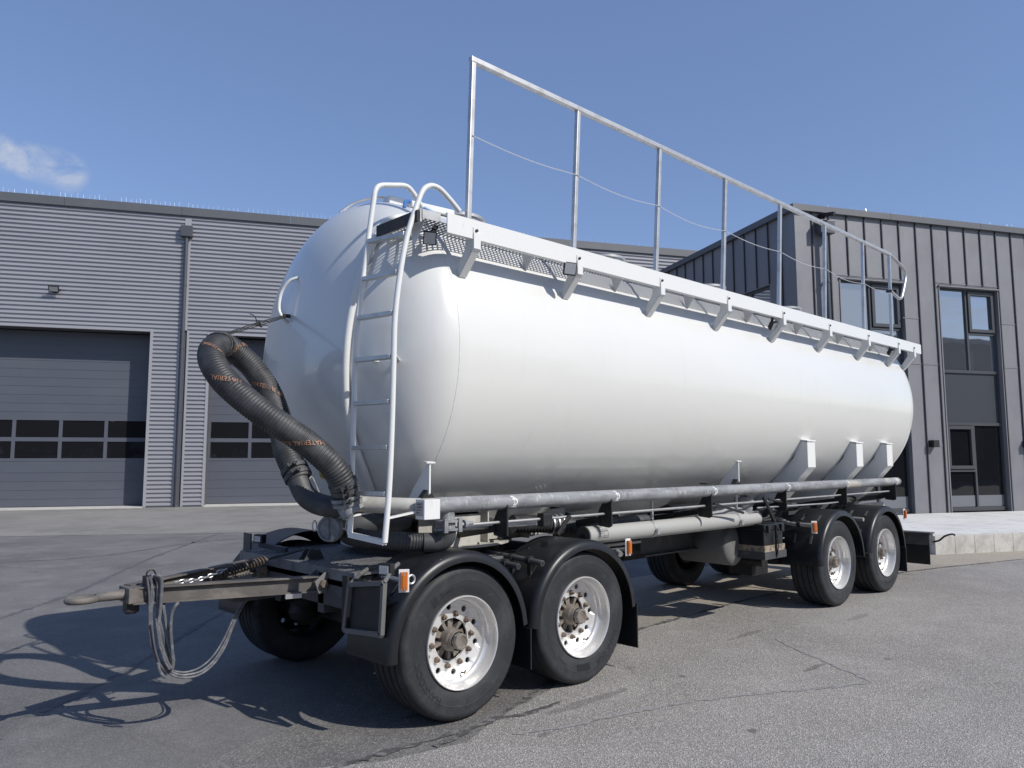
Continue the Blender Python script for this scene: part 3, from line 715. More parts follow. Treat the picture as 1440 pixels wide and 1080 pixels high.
tyre_text(*W4[1], 'HANKOOK', .062, radians(338), .368); tyre_text(*W4[1], 'Smart', .045, radians(236), .372)
for k in (0, 1): patch(*W4[1], radians(256), radians(278), .345, .40) if k else None
tyre_text(*W4[2], 'HANKOOK', .062, radians(30), .362); tyre_text(*W4[3], 'HANKOOK', .062, radians(300), .362)
for x in WX:
    mb = MB(); mb.cyl((x, -.84, .49), (x, .84, .49), .065, 16); mb.box((x, 0, .49), (.14, 1.3, .14))
    for s in (-1, 1):
        mb.lathe((x-.22, s*.52, .44), (0, 0, 1), [(0, .0001), (0, .11), (.05, .13), (.10, .11), (.15, .13), (.20, .11), (.20, .0001)], 24)
        mb.bar((x-.45, s*.52, .62), (x+.3, s*.52, .47), .09, .05)
    mb.build('axle', m_black, TR)

# ---- mudguards
def fender(cx, cz, r, a0, a1, side=-1, skirt0=0, skirt1=0, yi=.80):
    pr = [(yi, 0), (1.205, 0), (1.238, -.006), (1.256, -.022), (1.264, -.045), (1.266, -.07), (1.258, -.07), (1.256, -.048), (1.248, -.028), (1.234, -.014), (1.205, -.008), (yi, -.008)]
    st = []; n = 44
    for k in range(n+1):
        a = a0+(a1-a0)*k/n; st.append((V(cx, 0, cz), a))
    rows = []
    def row(a, off): return [V(cx+(r+q)*cos(a), side*y, cz+(r+q)*sin(a))+off for y, q in pr]
    if skirt0: rows.append(row(a0, V(sin(a0), 0, -cos(a0))*skirt0))
    rows += [row(a, V(0, 0, 0)) for _, a in st]
    if skirt1: rows.append(row(a1, V(-sin(a1), 0, cos(a1))*skirt1))
    mb = MB(); mb.sweep(rows, True, True, True)
    return mb.build('mudguard', m_plast, TR, angle=50)
for s in (-1, 1):
    fender(-.03, .49, .60, radians(183), radians(5), s, skirt0=.03, skirt1=.02)
    fender(1.19, .475, .60, radians(178), radians(3), s)
    fender(5.70, .50, .60, radians(180), radians(2), s, skirt0=.03)
    fender(7.02, .49, .60, radians(176), radians(4), s)
    for x, z0, z1 in ((1.80, .17, .52), (7.62, .20, .52), (.585, .22, .50)):
        mb = MB(); mb.box((x, s*1.03, (z0+z1)/2), (.012, .44, z1-z0)); mb.build('mud_flap', m_plast, TR)
# raised ribs and clamp plates on the mudguards
def fplate(cx, cz, a, y, l=.11, w=.03, m=None, out=.004):
    R = (V(-sin(a), 0, cos(a)), V(0, 1, 0), V(cos(a), 0, sin(a))); mb = MB()
    mb.box(V(cx+(.60+out)*cos(a), y, cz+(.60+out)*sin(a)), (l, w, .010), R)
    return mb.build('clamp_plate', m or m_plast, TR, bevel=.004)
for cx, cz in ((5.70, .50), (7.02, .49)):
    for y in (-.93, -1.12):
        for a in (radians(122), radians(152)): fplate(cx, cz, a, y, m=m_dgrey)
for cx, cz in ((-.03, .49), (1.19, .475)):
    for y in (-.93, -1.12):
        fplate(cx, cz, radians(138), y, .14, .012)
mb = MB()
for x, y, z in ((.70, -.62, .965), (.46, -.62, .965)): mb.tube([V(x, -.5, z+.01), V(x, -1.0, z-.008), V(x, -1.255, z-.022)], .021, 14)
mb.build('mudguard_stay', m_dgrey, TR)
mb = MB()
for x in (.70, .46):
    for y in (-.93, -1.12): mb.cyl((x, y-.02, .955), (x, y+.02, .953), .032, 14); mb.box((x, y, .90), (.02, .03, .10))
    mb.tube([V(x, -1.2555, .9425), V(x, -1.2565, .9425)], .015, 14)
mb.build('stay_clamp', m_black, TR)
mb = MB(); mb.tube(smooth_path([(5.22, -.66, 1.0), (5.22, -.72, .99), (5.22, -.86, .945), (5.22, -1.16, .94)], 5), .024, 14); mb.build('mudguard_stay', m_alu, TR)
mb = MB(); mb.tube([V(6.42, -.70, .97), V(6.45, -.9, .955), (6.45, -1.19, .945)], .024, 14)
mb.build('mudguard_stay', m_alu, TR)
mb = MB(); mb.tube([V(6.38, -1.05, .52), V(6.38, -1.28, .52)], .03, 14); mb.tube([V(5.22, -.98, .943), (5.22, -.94, .943)], .034, 14); mb.build('stay_clamp', m_black, TR)

# ---- marker lamps
def marker(p, ex=V(1, 0, 0), ey=V(0, 1, 0), h=.108, w=.042):
    ez = V(0, 0, 1); l = sub('marker_lamp', p)
    mb = MB(); mb.box(p, (w+.022, .008, h+.03), (ex, ey, ez)); mb.build('lamp_base', m_white, l, bevel=.003)
    mb = MB(); mb.box(p-ey*.015, (w, .022, h), (ex, ey, ez)); mb.box(p-ey*.028, (w*.6, .006, h*.7), (ex, ey, ez)); mb.build('lamp_lens', m_amber, l, bevel=.005)
    mb = MB(); mb.cyl(p-ey*.027+ez*(h/2-.012), p-ey*.029+ez*(h/2-.012), .005, 8); mb.cyl(p-ey*.027-ez*(h/2-.012), p-ey*.029-ez*(h/2-.012), .005, 8); mb.build('screw', m_alu, l)
dgn = V(.86, -.5, 0).normalized(); dgy = V(.5, .86, 0).normalized()
marker(V(-.535, -1.285, .955), dgn, dgy)
marker(V(1.66, -1.275, .985), V(1, 0, 0), V(0, 1, 0))
marker(V(5.05, -1.22, .935), V(.75, -.66, 0).normalized(), V(.66, .75, 0).normalized())
marker(V(7.56, -1.27, .96))
for a_, b_ in (((-.53, -1.28, .95), (-.50, -1.0, .95)), ((1.66, -1.27, .97), (1.66, -1.0, .93)), ((7.56, -1.26, .96), (7.5, -1.0, .96))):
    mb = MB(); mb.cyl(a_, b_, .015, 10); mb.build('lamp_arm', m_alu, TR)
mb = MB(); mb.tube([V(-.47+.026*cos(a), -1.27, .955+.026*sin(a)) for a in [k*pi/8 for k in range(16)]], .007, 8, True); mb.build('ring_eye', m_alu, TR)
mb = MB(); mb.tube([V(1.62, -1.2, .95), V(1.60, -1.25, .93)], .022, 10); mb.build('tube_end', m_alu, TR)
def tail_square(p, ex, ey, sz=.075):
    l = sub('position_lamp', p); ez = ex.cross(ey); mb = MB(); mb.box(p, (sz+.02, .05, sz), (ex, ey, ez)); mb.build('lamp_housing', m_black, l, bevel=.006)
    mb = MB(); mb.box(p-ey*.027, (sz-.01, .006, sz-.025), (ex, ey, ez)); mb.build('lamp_glass', m_lens, l)
fx = V(.35, -.94, 0).normalized(); fy = V(.94, .35, 0).normalized()
tail_square(V(-.60, -1.19, 1.02), fx, fy); tail_square(V(-.53, .70, 1.065), fx, fy, .07)
mb = MB(); mb.box(V(-.56, .86, 1.035), (.012, .13, .13)); mb.bar((-.53, .70, 1.02), (-.40, .5, .98), .04); mb.build('lamp_bracket', m_dgrey, TR)

# ---- front bogie frame, deck and turntable
mb = MB()
for s in (-1, 1):
    mb.bb((-.62, s*.44-.04, .66), (1.95, s*.44+.04, .93))
    mb.bb((-.60, s*.80-.02, .86), (1.9, s*.80+.02, .93))
for x in (-.58, .1, .6, 1.1, 1.9): mb.bb((x-.04, -.80, .72), (x+.04, .80, .90))
mb.build('bogie_frame', m_dgrey, TR, bevel=.004)
mb = MB(); mb.bb((-.605, -.86, .945), (.72, .86, .962)); mb.bb((-.62, -.86, .86), (-.605, .86, .965))
mb.build('deck_plate', m_deck, TR)
mb = MB()
for i in range(30):
    for j in range(36):
        x = -.58+i*.045; y = -.80+j*.045; a = pi/4 if (i+j) % 2 else -pi/4
        mb.box((x, y, .9635), (.034, .009, .004), (V(cos(a), sin(a), 0), V(-sin(a), cos(a), 0), V(0, 0, 1)))
mb.build('checker_tread', m_deck, TR)
mb = MB(); mb.lathe((.6, 0, .955), (0, 0, 1), [(0, .0001), (0, .60), (.055, .60), (.055, .0001)], 64); mb.build('turntable_ring', m_black, TR)
mb = MB(); mb.lathe((.6, 0, 1.022), (0, 0, 1), [(0, .0001), (0, .70), (.018, .70), (.018, .0001)], 64); mb.build('turntable_plate', m_cream, TR)
mb = MB()
for k in range(24):
    a = k*pi/12; mb.cyl((.6+.65*cos(a), .65*sin(a), 1.04), (.6+.65*cos(a), .65*sin(a), 1.056), .016, 6)
mb.build('turntable_bolts', m_black, TR)
mb = MB()
for s in (-1, 1):
    mb.prism([V(.15, s*.50, 1.04), V(1.35, s*.50, 1.04), V(1.75, s*.50, 1.10), V(1.75, s*.50, 1.26), V(1.2, s*.50, 1.32), V(.15, s*.50, 1.32)], (0, .012, 0))
    mb.bb((.15, s*.50-.08*s, 1.04), (1.2, s*.50, 1.05))
for x in (.3, .75, 1.2): mb.bb((x, -.60, 1.042), (x+.012, .45, 1.34))
mb.bb((.20, -.66, 1.042), (.62, -.655, 1.26)); mb.bb((.15, -.5, 1.26), (1.7, .5, 1.30))
mb.build('tank_subframe', m_cream, TR)
mb = MB(); mb.bb((.06, -.42, 1.05), (.14, .42, 1.32)); mb.build('subframe_crossmember', m_black, TR)
# ---- rear chassis
mb = MB()
for s in (-1, 1):
    mb.bb((2.9, s*.45-.005, .74), (8.9, s*.45+.005, .96)); mb.bb((2.9, s*.45-.06, .955), (8.9, s*.45+.06, .97)); mb.bb((2.9, s*.45-.06, .73), (8.9, s*.45+.06, .745))
for x in (3.0, 4.2, 5.1, 6.35, 7.6, 8.8): mb.bb((x, -.45, .78), (x+.08, .45, .93))
for s in (-1, 1): mb.bb((1.6, s*.45-.03, 1.05), (4.9, s*.45+.03, 1.13)); mb.bb((1.5, s*.62-.03, .98), (8.5, s*.62+.03, 1.06))
mb.build('chassis_frame', m_dgrey, TR)
mb = MB(); mb.bb((8.86, -1.13, .44), (9.02, 1.13, .60)); mb.bb((8.84, -1.15, .60), (9.04, 1.15, .62)); mb.build('rear_bumper', m_dgrey, TR, bevel=.006)
for s in (-1, 1): mb = MB(); mb.bb((8.88, s*.60, .16), (8.89, s*1.12, .45)); mb.build('rear_flap', m_plast, TR)
mb = MB(); mb.tube(smooth_path([(9.0, -1.08, .47), (9.03, -1.20, .50), (9.05, -1.28, .57), (9.1, -1.36, .60), (9.15, -1.38, .585)], 5), .014, 10); mb.build('rear_hook', m_black, TR)
mb = MB(); mb.bb((8.3, -.62, .97), (8.6, .62, 1.02)); mb.build('rear_crossmember', m_white, TR)

# ---- drawbar
DB = sub('drawbar', (-.9, 0, .85))
def ibeam(mb, a, b, h=.10, w=.07, t=.010, inward=1):
    a, b = Vector(a), Vector(b); ex = (b-a).normalized(); ey = V(0, 0, 1).cross(ex).normalized(); ez = ex.cross(ey); c = (a+b)/2; l = (b-a).length
    mb.box(c, (l, t, h), (ex, ey, ez)); mb.box(c+ez*(h/2-t/2), (l, w, t), (ex, ey, ez)); mb.box(c-ez*(h/2-t/2), (l, w, t), (ex, ey, ez))
mb = MB(); ibeam(mb, (-1.70, -.06, .855), (-.60, -.45, .855), .105); ibeam(mb, (-1.70, .06, .855), (-.64, .44, .90), .105); mb.build('drawbar_arm', m_draw, DB)
mb = MB(); mb.bb((-1.74, -.10, .81), (-1.55, .10, .902)); mb.build('nose_block', m_draw, DB, bevel=.006)
mb = MB(); mb.box((-1.3, 0, .85), (.05, .36, .08)); mb.build('crossplate', m_draw, DB, bevel=.006)
ew = smooth_path([(-1.72, 0, .86), (-1.78, 0, .86), (-1.84, 0, .857), (-1.90, 0, .853)], 4)
mb = MB(); rows = []
for k in range(14):
    t = k/13; x = -1.70-.20*t; w_ = .055-.028*t**.7; h_ = .036-.010*t; rows.append([V(x, w_*cos(a), .862-.006*t+h_*sin(a)) for a in [j*pi/8 for j in range(16)]])
mb.sweep(rows, True, True, True)
mb.tube([V(-1.972+.062*cos(a)*1.25, .058*sin(a), .855) for a in [k*pi/16 for k in range(32)]], .021, 14, True)
mb.build('towing_eye', m_draw, DB)
mb = MB(); mb.bb((-1.735, -.055, .75), (-1.66, .03, .812)); mb.cyl((-1.70, -.015, .74), (-1.70, -.015, .76), .035, 14); mb.build('lock_block', m_black, DB, bevel=.006)
for y in (-.52, -.38, .37, .50):
    mb = MB(); mb.prism([V(-.68, y, .80), V(-.60, y, .80), V(-.60, y, .945), V(-.64, y, .935), V(-.71, y, .88)], (0, .014, 0)); mb.build('hinge_lug', m_reserv, DB, bevel=.004)
for y in (-.55, .34):
    mb = MB(); mb.cyl((-.655, y, .865), (-.655, y+.2, .865), .026, 6); mb.build('hinge_bolt', m_rust, DB)
mb = MB(); hp = []; a_, b_ = V(-1.12, .12, .90), V(-.72, .22, .955); ex = (b_-a_).normalized(); e1 = ex.cross(V(0, 0, 1)).normalized(); e2 = ex.cross(e1)
for k in range(15*12+1):
    t = k/(15*12); hp.append(a_+(b_-a_)*t+(e1*cos(2*pi*k/12)+e2*sin(2*pi*k/12))*.030)
mb.tube(hp, .0075, 6); mb.build('return_spring', m_spring, DB)
mb = MB(); mb.tube([a_-ex*.25, a_, b_, b_+ex*.12, V(-.45, .1, 1.03)], .011, 8); mb.build('spring_rod', m_dgrey, DB)
mb = MB(); p0, p1 = V(-1.42, .0, .90), V(-1.10, .02, .945)
for k in range(11):
    c = p0+(p1-p0)*(k/10)-V(0, 0, .02*sin(pi*k/10)); u = (p1-p0).normalized(); v = V(0, 0, 1) if k % 2 else V(0, 1, 0)
    mb.tube([c+u*.021*cos(a)+v*.011*sin(a) for a in [j*pi/6 for j in range(12)]], .0042, 6, True)
mb.build('safety_chain', m_alu, DB)
mb = MB(); mb.prism([V(-.55, .02, .957), V(-.38, .02, .957), V(-.42, .02, 1.035), V(-.50, .02, 1.035)], (0, .012, 0)); mb.prism([V(-.55, -.06, .957), V(-.38, -.06, .957), V(-.42, -.06, 1.035), V(-.50, -.06, 1.035)], (0, .012, 0)); mb.build('spring_lug', m_dgrey, TR)
mb = MB(); mb.bb((-1.64, -.13, .902), (-1.56, -.02, .965)); mb.tube([V(-1.60+.026*cos(a), -.05, .975+.026*sin(a)) for a in [k*pi/8 for k in range(16)]], .005, 6, True); mb.build('cable_holder', m_black, DB)
mb = MB(); mb.bar((-.86, -.40, .79), (-.76, -.43, .79), .03); mb.build('cable_clip', m_alu, DB)
mb = MB(); mb.tube(smooth_path([(-.60, -.42, .80), (-.58, -.43, .75), (-.60, -.43, .70), (-.61, -.43, .66)], 4), .012, 8); mb.build('release_lever', m_dgrey, DB)
mb = MB(); mb.box((-.52, -.4, .73), (.09, .07, .10)); mb.cyl((-.56, -.40, .73), (-.60, -.40, .73), .03, 14); mb.build('brake_valve', m_dgrey, TR, bevel=.006)
mb = MB(); mb.box((-1.0, -.2, .79), (.3, .1, .05)); mb.build('valve_block', m_dgrey, DB, bevel=.006)
mb = MB()   # identification plate on the near arm
c = PY(308, 824, -.33)
mb = MB(); aa, bb_ = V(-1.70, -.06, .855), V(-.50, -.47, .855); ex = (bb_-aa).normalized(); ey = V(0, 0, 1).cross(ex); pc = aa+ex*.62-ey*.0065
mb.box(pc, (.09, .003, .032), (ex, ey, V(0, 0, 1))); mb.build('identification_plate', m_alu, DB, bevel=.001)

# cable and air line bundle hanging from the drawbar
def cab(pts, r=.0085, name='air_line', Yd=-.14, m=None):
    P_ = [PY(p[0], p[1], p[2] if len(p) > 2 else Yd) for p in pts]
    mb = MB(); mb.tube(smooth_path(P_, 8), r, 8); return mb.build(name, m or m_cable, DB)
cab([(207, 812), (210, 840), (210, 870), (211, 893), (216, 918), (226, 936), (240, 948), (258, 953), (280, 949), (300, 934), (316, 910), (326, 885), (336, 862), (348, 842), (357, 836)], .0075)
cab([(213, 810), (213, 835), (213, 865), (215, 895), (220, 920), (232, 938), (246, 947), (262, 949), (284, 943), (303, 926), (318, 900), (330, 872), (342, 850), (354, 838, -.2)], .0075)
cab([(210, 811), (216, 835), (212, 868), (213, 890), (219, 915), (229, 935), (243, 943), (262, 945), (282, 938), (300, 922), (315, 898), (327, 872), (340, 848), (351, 838, -.2)], .006)
cab([(216, 809), (222, 822), (222, 860), (225, 895), (232, 922), (240, 935), (244, 930), (240, 905), (234, 880), (230, 855), (231, 838, -.05)], .011)
cab([(219, 808), (227, 815), (226, 850), (223, 885), (228, 915), (238, 936), (243, 938), (242, 915), (240, 885), (242, 862), (250, 848), (262, 842, -.05), (280, 841, .05)], .011, Yd=-.17)
cab([(212, 809), (219, 812), (220, 840), (224, 870), (232, 905), (238, 928), (241, 936)], .010, Yd=-.12)
cab([(222, 932), (224, 942), (229, 950), (233, 953)], .010, Yd=-.18)
cab([(219, 870), (224, 905), (232, 930), (238, 941)], .007, Yd=-.2)

# ---- big hoses at the front
def ribbed(path, r, rib=.021, amp=.0032, seg=26, name='hose', parent=None):
    p = resample(smooth_path(path, 16), rib/4); mb = MB()
    mb.tube(p, [r+amp*(math.cos(2*pi*i/4)) for i in range(len(p))], seg); o = mb.build(name, m_rubber, parent or TR, angle=80); return o, mb.frames
hp = [PY(488, 702, -.83), PY(483, 682, -.84), PY(468, 656, -.84), PY(440, 630, -.80), PY(410, 608, -.74), PY(378, 587, -.66), PY(346, 563, -.56), PY(318, 538, -.45), PY(301, 514, -.33),
      PY(297, 498, -.20), PY(303, 488, -.08), PY(318, 487, .02), PY(336, 499, .05), PY(357, 519, .03), PY(376, 547, -.03), PY(389, 578, -.12), PY(397, 608, -.22), PY(404, 638, -.33), PY(418, 668, -.43), PY(421, 675, -.45)]
hose, HF = ribbed(hp, .084, name='suction_hose')
def hose_text(txt, size, i0, ang0, tilt, R=.0885):
    """lay lettering on the hose surface; i0 = start frame, ang0 = start angle, tilt = helix angle"""
    vs, fs = text_mesh(txt, size); step = .021/4; out = []
    w = max(v.x for v in vs)
    # split long faces a little by simple mapping of vertices only
    for v in vs:
        s_ = v.x*cos(tilt)-v.y*sin(tilt); q = v.x*sin(tilt)+v.y*cos(tilt)
        fi = max(0, min(len(HF)-2, i0+s_/step)); k = int(fi); t = fi-k
        P_ = HF[k][0].lerp(HF[k+1][0], t); n_ = HF[k][1]; b_ = HF[k][2]; a = ang0-q/R
        out.append(P_+(n_*cos(a)+b_*sin(a))*(R+.0015))
    mb = MB(); mb.add(out, fs); return mb.build('hose_lettering', m_orange_t, hose, fix=False)
def face_angle(i, bias=0):
    P_, n_, b_, t_ = HF[i]; d = (CP-P_).normalized(); return math.atan2(d.dot(b_), d.dot(n_))+bias
HTX = [('MATERIAL 880', .042, .15, 1.0, .75), ('MATERIAL', .042, .36, 1.0, .7), ('MATERIAL 880', .045, .46, 1.2, .75), ('MATERIAL 880', .042, .58, 1.1, .7), ('MATERIAL 880', .045, .73, 1.0, .7), ('MATERIAL 880', .042, .88, 1.0, .7)]
for txt, sz, fr, bias, tilt in HTX:
    i = int(fr*(len(HF)-1)); hose_text(txt, sz, i-8, face_angle(i, bias), tilt)
def band(i, w=.03, r=.094, m=None, name='hose_clamp'):
    P_, n_, b_, t_ = HF[i]; mb = MB(); mb.lathe(P_-t_*w/2, t_, [(0, .07), (0, r), (w, r), (w, .07)], 28)
    q = P_+n_*0; d = (CP-P_); d = (d-t_*d.dot(t_)).normalized(); e = t_.cross(d)
    for s in (-1, 1): mb.box(q+d*(r+.012)+e*.02*s, (w*.9, .012, .035), (t_, e, d))
    mb.cyl(q+d*(r+.014)-e*.04, q+d*(r+.014)+e*.04, .006, 8)
    return mb.build(name, m or m_galv, TR)
for i in (3, 12, 21, len(HF)-6, len(HF)-16): band(i, m=m_dgrey)
# rigid elbows the hoses end in
mb = MB(); mb.tube(smooth_path([PY(416, 664, -.43), PY(421, 680, -.46), PY(430, 697, -.50), PY(446, 708, -.57), PY(468, 713, -.66), PY(486, 713, -.72), PY(508, 711, -.79)], 8), [.072]*30+[.071, .070, .069, .068, .067, .065, .063, .061, .059, .057, .055, .054, .053, .052, .051, .050, .050, .050, .050], 24)
mb.build('pipe_elbow', m_dgrey, TR)
mb = MB(); mb.tube(smooth_path([PY(488, 702, -.83), PY(491, 712, -.84), PY(497, 722, -.86)], 6), .078, 24); p = PY(488, 703, -.83); t_ = (PY(485, 690, -.83)-p).normalized()
mb.lathe(p-t_*.03, t_, [(0, .07), (0, .098), (.022, .098), (.022, .09), (.034, .09), (.034, .1), (.055, .1), (.055, .07)], 28); mb.build('hose_coupling', m_galv, TR)
mb = MB(); mb.tube([PY(438, 688, -.40), PY(446, 702, -.55)], .008, 8); mb.tube(smooth_path([PY(434, 675, -.4), PY(437, 671, -.4), PY(441, 675, -.4), PY(451, 700, -.5), PY(446, 700, -.5), PY(436, 684, -.4), PY(434, 676, -.4)], 4), .006, 8)
mb.build('coupling_lever', m_galv, TR)
# rope tie
mb = MB(); ra, rb_ = tsurf(.20, 2.79, .03), PY(318, 470, -.02); mid = PY(362, 456, .08)
for k in range(3):
    o_ = V(0, 0, .008*(k-1)); mb.tube(smooth_path([ra+o_, mid+o_*1.6, rb_+o_], 6), .004, 6)
mb.tube(smooth_path([mid, mid+V(-.03, -.02, .05), mid+V(-.06, 0, .07)], 4), .004, 6); mb.tube(smooth_path([mid, mid+V(.02, -.03, -.02), mid+V(.01, 0, .03)], 4), .006, 6)
mb.box(mid, (.03, .02, .02)); mb.box(ra, (.05, .03, .025))
i = int(.56*(len(HF)-1))
for di in (0, 6):
    P_, n_, b_, t_ = HF[i+di]; mb.tube([P_+(n_*cos(a)+b_*sin(a))*.092+t_*.03*sin(a*2+di) for a in [k*pi/12 for k in range(24)]], .005, 6, True)
q = PY(326, 488, -.14); mb.tube(smooth_path([rb_, PY(330, 482, -.12), PY(324, 498, -.13), PY(314, 500, -.12), PY(320, 490, -.13)], 5), .004, 6)
mb.tube(smooth_path([rb_, PY(318, 483, -.12), PY(316, 498, -.12), PY(311, 504, -.12)], 5), .006, 6); mb.box(PY(312, 503, -.12), (.03, .03, .03))
mb.build('rope_tie', m_black, TR)
mb = MB(); pts = [tsurf(.18, 3.10, .0), tsurf(.22, 3.07, .05), tsurf(.27, 2.98, .075), tsurf(.27, 2.85, .07), tsurf(.24, 2.78, .04), tsurf(.23, 2.75, 0)]
mb.tube(smooth_path(pts, 6), .013, 12); mb.build('grab_ring', m_white, TR)
# pressure pipe curving over the front head
pts = [tsurf(-.55, 3.42, .05), tsurf(-.48, 3.30, .06), tsurf(-.36, 3.02, .07), tsurf(-.27, 2.75, .07), tsurf(-.24, 2.50, .07), tsurf(-.26, 2.25, .07), tsurf(-.36, 1.98, .07), tsurf(-.50, 1.72, .07), tsurf(-.62, 1.52, .07), tsurf(-.70, 1.42, .07)]
pts = []
for (px, py) in ((538, 318), (521, 350), (505, 395), (493, 445), (487, 495), (486, 545), (490, 590), (499, 625), (512, 660), (524, 692)):
    q = tank_hit(px, py)
    if q: pts.append(q+(CP-q).normalized()*.055)
pts = [PY(590, 303, -.80), PY(572, 304, -.82), PY(553, 308, -.84)]+pts
mb = MB(); mb.tube(smooth_path(pts, 8), .026, 14)
mb.build('head_pipe', m_white, TR)
mb = MB()
for q in (pts[5], pts[8], pts[10]): mb.bar(q, q-(CP-q).normalized()*.09, .03, .012)
mb.build('pipe_clip', m_white, TR)
# yellow label on the lower front head
q = tsurf(-.64, 1.60, .004); nx = (tsurf(-.64, 1.65)-tsurf(-.64, 1.55)).normalized(); ny = (tsurf(-.60, 1.6)-tsurf(-.68, 1.6)).normalized(); nn = nx.cross(ny).normalized()
lb_c = PY(455, 669, -.70); 
q = tank_hit(455, 669) or q
gy = .02; xa = tsurf(q.y+gy, q.z); xb = tsurf(q.y-gy, q.z); za = tsurf(q.y, q.z+gy); zb = tsurf(q.y, q.z-gy)
ey_ = (xb-xa).normalized(); ez_ = (za-zb).normalized(); nn = ey_.cross(ez_).normalized(); nn = -nn if nn.x > 0 else nn
mb = MB(); mb.box(q+nn*.004, (.10, .003, .055), (ey_, nn, ez_)); sg = mb.build('warning_sign', m_yellow, TR)
def flat_text(txt, size, org, ex, ez, nrm, m, parent, name):
    vs, fs = text_mesh(txt, size); mb = MB(); mb.add([org+ex*v.x+ez*v.y+nrm*.0012 for v in vs], fs); return mb.build(name, m, parent, fix=False)
flat_text('Max.', .042, q+nn*.0058-ey_*.043-ez_*.014, ey_, ez_, nn, m_ink, sg, 'sign_lettering')
# small fill-side duct with capped end
mb = MB(); mb.tube(smooth_path([(-.66, -.62, 1.235), (-.52, -.54, 1.235), (-.38, -.46, 1.235), (.1, -.40, 1.24)], 5), .070, 24); mb.build('inlet_pipe', m_dgrey, TR)
mb = MB(); IA = V(.86, .5, 0); IC = V(-.68, -.63, 1.235); mb.lathe(IC, IA, [(0, .0001), (0, .066), (-.012, .07), (-.012, .080), (0, .086), (.03, .09), (.05, .084), (.05, .07)], 32)
mb.bar(IC-IA*.014-V(0, 0, .065), IC-IA*.014+V(0, 0, .065), .012); mb.build('inlet_cap', m_galv, TR)
mb = MB()
IB = V(-.5, .86, 0)
for s in (-1, 1): mb.tube([IC+IA*.03+IB*(s*.125+.016*cos(a))+V(0, 0, .015+.034*sin(a)) for a in [k*pi/8 for k in range(16)]], .005, 6, True); mb.bar(IC+IA*.03+IB*s*.08, IC+IA*.03+IB*s*.11, .012)
mb.build('cap_lever', m_alu, TR)

# ---- side pipes
mb = MB(); mb.tube([V(x, -1.15, 1.388) for x in (-.22, 1, 3, 5, 7, 7.70)], .053, 24); mb.cyl((7.70, -1.15, 1.388), (7.73, -1.15, 1.388), .045, 24)
mb.build('side_pipe', m_galv, TR)
mb = MB(); mb.tube([V(*q) for q in smooth_path([(-.645, -.74, 1.405), (-.60, -.80, 1.402), (-.50, -.93, 1.396), (-.38, -1.09, 1.390), (-.30, -1.145, 1.388), (-.222, -1.15, 1.388)], 6)], .053, 24); mb.build('side_pipe_end', m_cream, TR)
mb = MB(); mb.tube([V(-.1, -1.13, 1.245), V(7.45, -1.13, 1.262)], .011, 10); mb.tube([V(4.0, -1.12, 1.19), V(5.6, -1.1, 1.17), V(6.2, -1.1, 1.175)], .009, 8); mb.tube([V(.0, -1.0, 1.21), V(1.05, -1.0, 1.20)], .018, 10); mb.build('control_rod', m_alu, TR)
for x in (.40, 1.55, 3.02, 4.47, 5.97, 7.50):
    mb = MB(); mb.prism([V(x, -1.20, 1.395), V(x, -1.20, 1.155), V(x, -1.17, 1.14), V(x, -1.06, 1.15), V(x, -1.05, 1.24), V(x, -1.10, 1.33)], (.014, 0, 0)); mb.bar((x+.007, -1.08, 1.2), (x+.007, -.5, 1.1), .03, .05)
    mb.build('pipe_hanger', m_black, TR)
def pipe_mark(x):
    mb = MB(); R = .0540
    def P_(u, a): return V(x+u, -1.15-R*cos(a), 1.388+R*sin(a))
    n = 18
    for k in range(n):       # ring of the arrow symbol
        a0, a1 = -2.2+4.6*k/n, -2.2+4.6*(k+1)/n
        q = [(.030*cos(a0), .55*sin(a0)), (.030*cos(a1), .55*sin(a1)), (.018*cos(a1), .33*sin(a1)), (.018*cos(a0), .33*sin(a0))]
        mb.add([P_(u, v+.05) for u, v in q], [(0, 1, 2, 3)])
    mb.add([P_(-.035, -.75), P_(.03, -.75), P_(.012, -.50), P_(-.02, -.50)], [(0, 1, 2, 3)])
    mb.add([P_(-.035, .95), P_(-.012, .95), P_(.006, .62), P_(-.01, .62)], [(0, 1, 2, 3)])
    mb.add([P_(-.008, -.2), P_(.003, -.25), P_(.006, .25), P_(-.004, .30)], [(0, 1, 2, 3)])
    mb.build('pipe_symbol', m_wink, TR, fix=False)
for x in (.475, 1.63, 3.10, 4.55, 6.05, 7.58): pipe_mark(x)
mb = MB(); mb.bb((-.385, -1.285, 1.312), (-.26, -1.19, 1.438)); wb = mb.build('control_box', m_white, TR, bevel=.004)
mb = MB(); mb.bb((-.3875, -1.268, 1.335), (-.386, -1.20, 1.42)); mb.build('box_label', m_lens if False else m_trim, wb)
mb = MB()
for k, w in enumerate((.045, .055, .042, .032)): mb.bb((-.3885, -1.207-w, 1.405-k*.018), (-.3878, -1.207, 1.411-k*.018))
mb.build('label_print', m_ink, wb)
